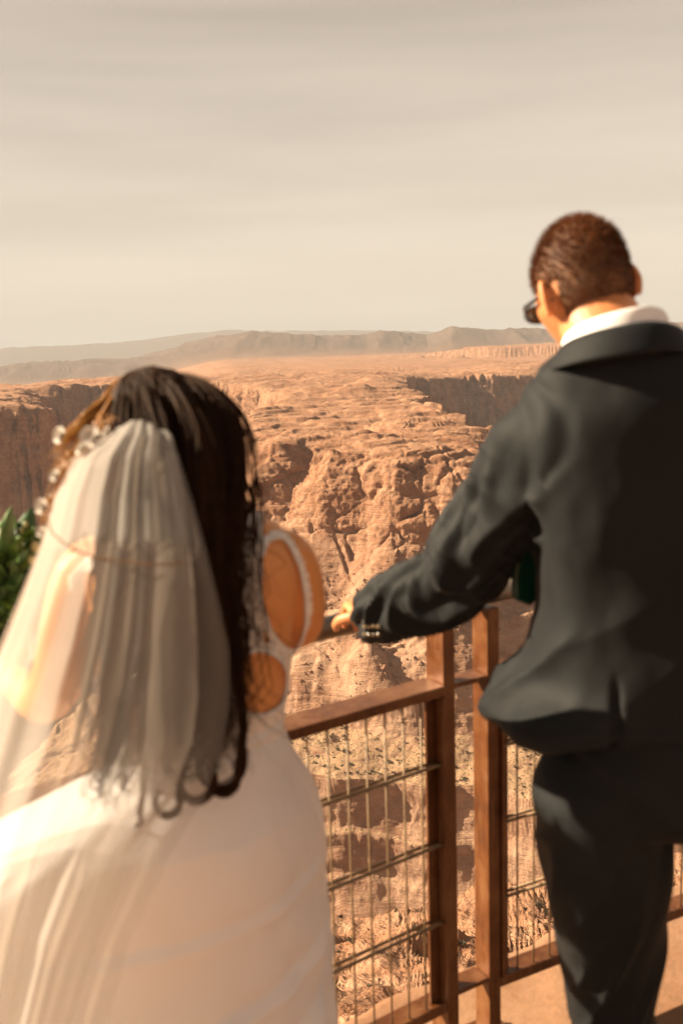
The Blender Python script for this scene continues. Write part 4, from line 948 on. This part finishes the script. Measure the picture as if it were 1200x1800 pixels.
def flower(c, r, nrm, parent, name='hair_flower', petals=7):
    mb = MB(); nrm = nrm/np.linalg.norm(nrm); u = np.cross(nrm, A(.2, .1, 1)); u /= np.linalg.norm(u); v = np.cross(nrm, u)
    for lay, (rs, lift) in enumerate(((1, .15), (.65, .5))):
        for k in range(petals):
            a = 2*PI*k/petals+lay*.4+rng.normal()*.08; d_ = u*math.cos(a)+v*math.sin(a); e_ = np.cross(nrm, d_); Gp = []
            for s_ in np.linspace(.08, 1, 6):
                w_ = r*.42*math.sin(min(1, s_*1.05)*PI*.88)**.7+.0004
                Gp.append([c+d_*r*s_*rs+e_*w_*k2*rs+nrm*r*(lift*s_*s_+.10*abs(k2)) for k2 in (-1, -.5, 0, .5, 1)])
            mb.grid(np.array(Gp))
    mb.ball(c+nrm*r*.10, A(r*.30, r*.30, r*.22), nu=10, nv=7)
    o = mb.build(name, m_pet, parent); MB().ball(c+nrm*r*.12, A(r*.2, r*.2, r*.15), nu=10, nv=7).build('flower_centre', m_cen, o if parent is None else parent) if parent is None else None
    return o
HVN = MB(); vine = spl([P(208, 752, 1.31), P(170, 778, 1.295), P(130, 806, 1.295), P(100, 832, 1.30), P(84, 870, 1.31), P(74, 925, 1.32)], 8); HVN.tube(vine, .0011, 6); VN = HVN.build('hair_vine', plain('wire_stem', (.35, .22, .10), .5), WOM)
for (x0, y0, r_, Y0) in ((160, 768, .015, 1.285), (144, 790, .010, 1.285), (172, 812, .008, 1.28), (106, 765, .012, 1.32), (97, 836, .008, 1.29), (74, 890, .011, 1.30), (188, 758, .007, 1.29), (72, 935, .007, 1.31)):
    flower(P(x0, y0, Y0), r_, A(-.5, -.8, .25)+rng.normal(size=3)*.25, VN)
# ---- veil
def veil_mat(op):
    g = G('tulle'); p = g.coord()
    n_ = g.noise(p, 900, 1); lw = g.n('LayerWeight', {'Blend': .35}).outputs['Facing']
    a = g.math('MINIMUM', g.math('ADD', op, g.math('MULTIPLY', lw, .40)), .95)
    d_ = g.n('BsdfDiffuse', {'Color': (.80, .75, .70, 1)}); t = g.n('BsdfTranslucent', {'Color': (.52, .46, .39, 1)}); s_ = g.n('MixShader', {0: .55, 1: d_.outputs[0], 2: t.outputs[0]}); tr = g.n('BsdfTransparent')
    g.L.new(g.n('MixShader', {0: a, 1: tr.outputs[0], 2: s_.outputs[0]}).outputs[0], g.out.inputs[0]); return g.m
m_veil = veil_mat(.36); m_veil2 = veil_mat(.22)
yv = [738, 760, 800, 870, 950, 1040, 1130, 1220, 1300, 1400, 1500, 1650, 1850, 2150, 2380]
Lx = [206, 176, 132, 100, 78, 45, 10, -30, -55, -85, -110, -130, -150, -170, -180]; Rx_ = [284, 302, 311, 322, 332, 340, 345, 346, 336, 300, 240, 170, 110, 60, 40]
Yc = [1.315, 1.275, 1.25, 1.225, 1.19, 1.18, 1.175, 1.165, 1.15, 1.13, 1.115, 1.08, 1.05, 1.01, .99]
def veil(name, y0, y1, dy, seed, amp, nu_=260, nv_=150, lx=0, rx=0, sag=0):
    ys = np.linspace(y0, y1, nv_); u_ = np.linspace(0, 1, nu_); Gv = []
    for j, yy in enumerate(ys):
        l_ = np.interp(yy, yv, Lx)+lx*min(1, j/30); r_ = np.interp(yy, yv, Rx_)+rx*min(1, j/30); yc = np.interp(yy, yv, Yc)+dy; s_ = j/(nv_-1)
        xs = l_+(r_-l_)*u_; k_ = (u_-.5)*2
        depth = yc+(.035+.10*s_)*np.abs(k_)**3*np.where(k_ < 0, 1.5, .25)
        pl = amp*(.35+s_*1.2)*(np.sin(u_*27+seed+1.9*np.sin(u_*7+seed+s_*.8))*.7+np.sin(u_*61+seed*2+2*np.sin(u_*11))*.16+1.1*vn(u_*9+seed, u_*0+s_*1.6, s=seed))
        side = vn(u_*16, u_*0+s_*1.1, s=seed+5)*5*(.4+s_)
        d0 = [P(a+b, yy+6*k2*k2*(1-s_)+sag*s_*(k2*.5+.5)**.7, c+d) for a, b, c, d, k2 in zip(xs, side, depth, pl, k_)]
        Gv.append(d0)
    return MB().grid(np.array(Gv)).build(name, m_veil2 if 'back' in name else m_veil, WOM), np.array(Gv)
VL, GV = veil('veil', 738, 2380, -.008, 2, .007)
VL3, _g = veil('veil_back_layer', 752, 2300, .010, 6, .008, 220, 120, -12, 60)
cd = spl([P(84, 900, 1.205), P(94, 938, 1.185), P(150, 974, 1.168), P(235, 988, 1.168), P(300, 992, 1.175), P(328, 984, 1.19)], 10)
MB().tube(cd, .0012, 6).build('veil_cord', plain('brown_cord', (.26, .15, .08), .7), VL)
# ---- bouquet in her left hand
BQ = empty('bouquet', tuple(P(2, 1150, 1.50)), 'leafy green bridal bouquet held out at the left edge of the frame', 'bouquet')
m_leaf = plain('fresh_leaf', (.10, .20, .035), .45, nscale=30, namp=.45, Transmission_Weight=0.0); m_leaf2 = plain('dark_leaf', (.035, .085, .02), .5, nscale=30, namp=.4); m_bud = plain('pale_bud', (.34, .34, .18), .6, nscale=60, namp=.2)
bc = P(-5, 1020, 1.60); hand_p = lwr+A(.01, .07, .03)
def leaf(mb, p, d_, L_, w_):
    s1 = np.cross(d_, rng.normal(size=3)); s1 /= np.linalg.norm(s1); nn = np.cross(d_, s1); Gp = []
    for s_ in np.linspace(0, 1, 6): Gp.append([p+d_*L_*s_+s1*w_*math.sin(PI*min(.98, s_*.96+.02))*k2+nn*(L_*.25*s_*s_+abs(k2)*w_*.35) for k2 in (-1, 0, 1)])
    mb.grid(np.array(Gp))
for nm_, mt, cnt, L_, w_ in (('leaf_spray', m_leaf, 260, .045, .013), ('dark_leaf_spray', m_leaf2, 200, .055, .016)):
    mb = MB()
    for _ in range(cnt):
        v = rng.normal(size=3); v /= np.linalg.norm(v); p = bc+v*A(.085, .085, .080)*rng.uniform(.35, 1)**.5 - (A(0, 0, .03) if 'dark' in nm_ else 0)*1
        leaf(mb, p, (v+rng.normal(size=3)*.45+A(0, 0, .3))/1.5, L_*rng.uniform(.6, 1.2), w_*rng.uniform(.6, 1.2))
    mb.build(nm_, mt, BQ)
mb = MB()
for _ in range(9): mb.tube(spl([hand_p+rng.normal(size=3)*.008-A(0, 0, .08), hand_p+rng.normal(size=3)*.006, bc+rng.normal(size=3)*.04], 5), .0022, 6)
mb.build('stems', m_leaf2, BQ)
bme = MB().ball((0, 0, 0), A(1, 1, 1.25), nu=10, nv=7).mesh('bud'); bme.materials.append(m_bud)
for _ in range(46):
    v = rng.normal(size=3); v[2] = abs(v[2]); v /= np.linalg.norm(v); o = bpy.data.objects.new('bud', bme); col.objects.link(o); o.parent = BQ
    o.location = Vector(bc+v*A(.10, .10, .105)*rng.uniform(.8, 1.1))-BQ.location; o.scale = [rng.uniform(.004, .010)]*3
# ============================================================= LIGHT, SKY, HAZE, CAMERA
SUN_AZ = math.radians(-80); SUN_EL = math.radians(29)           # azimuth measured from +Y towards +X
sd = A(math.sin(SUN_AZ)*math.cos(SUN_EL), math.cos(SUN_AZ)*math.cos(SUN_EL), math.sin(SUN_EL))
L = bpy.data.lights.new('sun', 'SUN'); L.energy = 5; L.angle = math.radians(.8); L.color = (1, .80, .56)
lo = bpy.data.objects.new('sun', L); col.objects.link(lo); lo.rotation_euler = Vector(sd).to_track_quat('Z', 'Y').to_euler(); lo.location = (-30, 10, 40)
w = bpy.data.worlds.new('World'); scene.world = w; w.use_nodes = True; nt = w.node_tree; nt.nodes.clear()
class W(G):
    def __init__(s): s.nt = nt; s.N = nt.nodes; s.L = nt.links; s.out = s.N.new('ShaderNodeOutputWorld')
g = W(); tc = g.n('TexCoord').outputs['Generated']
sky = g.n('TexSky', None, sky_type='NISHITA', sun_disc=False, sun_elevation=SUN_EL, sun_rotation=SUN_AZ, dust_density=4.0, air_density=1.0)
sep = g.n('SeparateXYZ', {'Vector': tc}); z = sep.outputs[2]; y = sep.outputs[1]; x = sep.outputs[0]
base = g.ramp(z, [(0.0, (.60, .575, .545)), (.085, (.555, .525, .49)), (.125, (.475, .44, .40)), (.22, (.41, .372, .335)), (.30, (.35, .31, .272)), (.55, (.24, .21, .18)), (1.0, (.12, .12, .13))])
cl = g.map(tc, (1.1, 1.1, 9.0), (.05, .03, 0))
c1 = g.noise(cl, .9, 4, .45, .5); c2 = g.noise(g.map(tc, (2.2, 2.2, 30.0), (0, .04, 0)), 1.3, 4, .5)
colr = g.mix(1.0, base, g.ramp(c1, [(.32, .84), (.52, 1.0), (.7, 1.08)]), 'MULTIPLY')
colr = g.mix(.45, colr, g.mix(1.0, colr, g.ramp(c2, [(.35, .84), (.62, 1.12)]), 'MULTIPLY'))
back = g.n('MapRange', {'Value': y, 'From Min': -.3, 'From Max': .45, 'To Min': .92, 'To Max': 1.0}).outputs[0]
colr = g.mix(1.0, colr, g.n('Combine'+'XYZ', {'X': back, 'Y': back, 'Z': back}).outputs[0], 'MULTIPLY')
colr = g.mix(1.0, colr, g.ramp(z, [(0.0, (1.05, 1.0, .93)), (.3, (1.04, .985, .92)), (.45, (.98, .90, .82))]), 'MULTIPLY')
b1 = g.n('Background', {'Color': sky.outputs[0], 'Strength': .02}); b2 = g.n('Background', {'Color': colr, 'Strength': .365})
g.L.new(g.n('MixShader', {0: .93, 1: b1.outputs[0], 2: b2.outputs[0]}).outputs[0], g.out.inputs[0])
# air
g = G('haze_air'); v = g.n('VolumePrincipled', {'Color': (.50, .52, .55, 1), 'Density': .00014, 'Anisotropy': .0}); g.L.new(v.outputs[0], g.out.inputs['Volume'])
mb = MB(); mb.box((0, 100, 250), (9900, 9900, 480)); HZ = mb.build('haze', g.m, smooth=False); tag(HZ, 'pale warm haze over the canyon and far mesas', kind='stuff')
cam = bpy.data.cameras.new('camera'); co = bpy.data.objects.new('camera', cam); col.objects.link(co)
M = Matrix(((RT[0], UP[0], -fw[0], 0), (RT[1], UP[1], -fw[1], 0), (RT[2], UP[2], -fw[2], EYE), (0, 0, 0, 1))); co.matrix_world = M
cam.sensor_fit = 'VERTICAL'; cam.sensor_height = 36; cam.sensor_width = 24; cam.lens = 35; cam.clip_start = .05; cam.clip_end = 40000
cam.dof.use_dof = True; cam.dof.focus_distance = 14; cam.dof.aperture_fstop = 4.0
scene.camera = co
scene.view_settings.view_transform = 'Standard'; scene.view_settings.look = 'None'; scene.view_settings.exposure = 2.1; scene.view_settings.gamma = 1
scene.cycles.use_denoising = True; scene.cycles.volume_bounces = 0; scene.cycles.transparent_max_bounces = 24; scene.cycles.max_bounces = 8
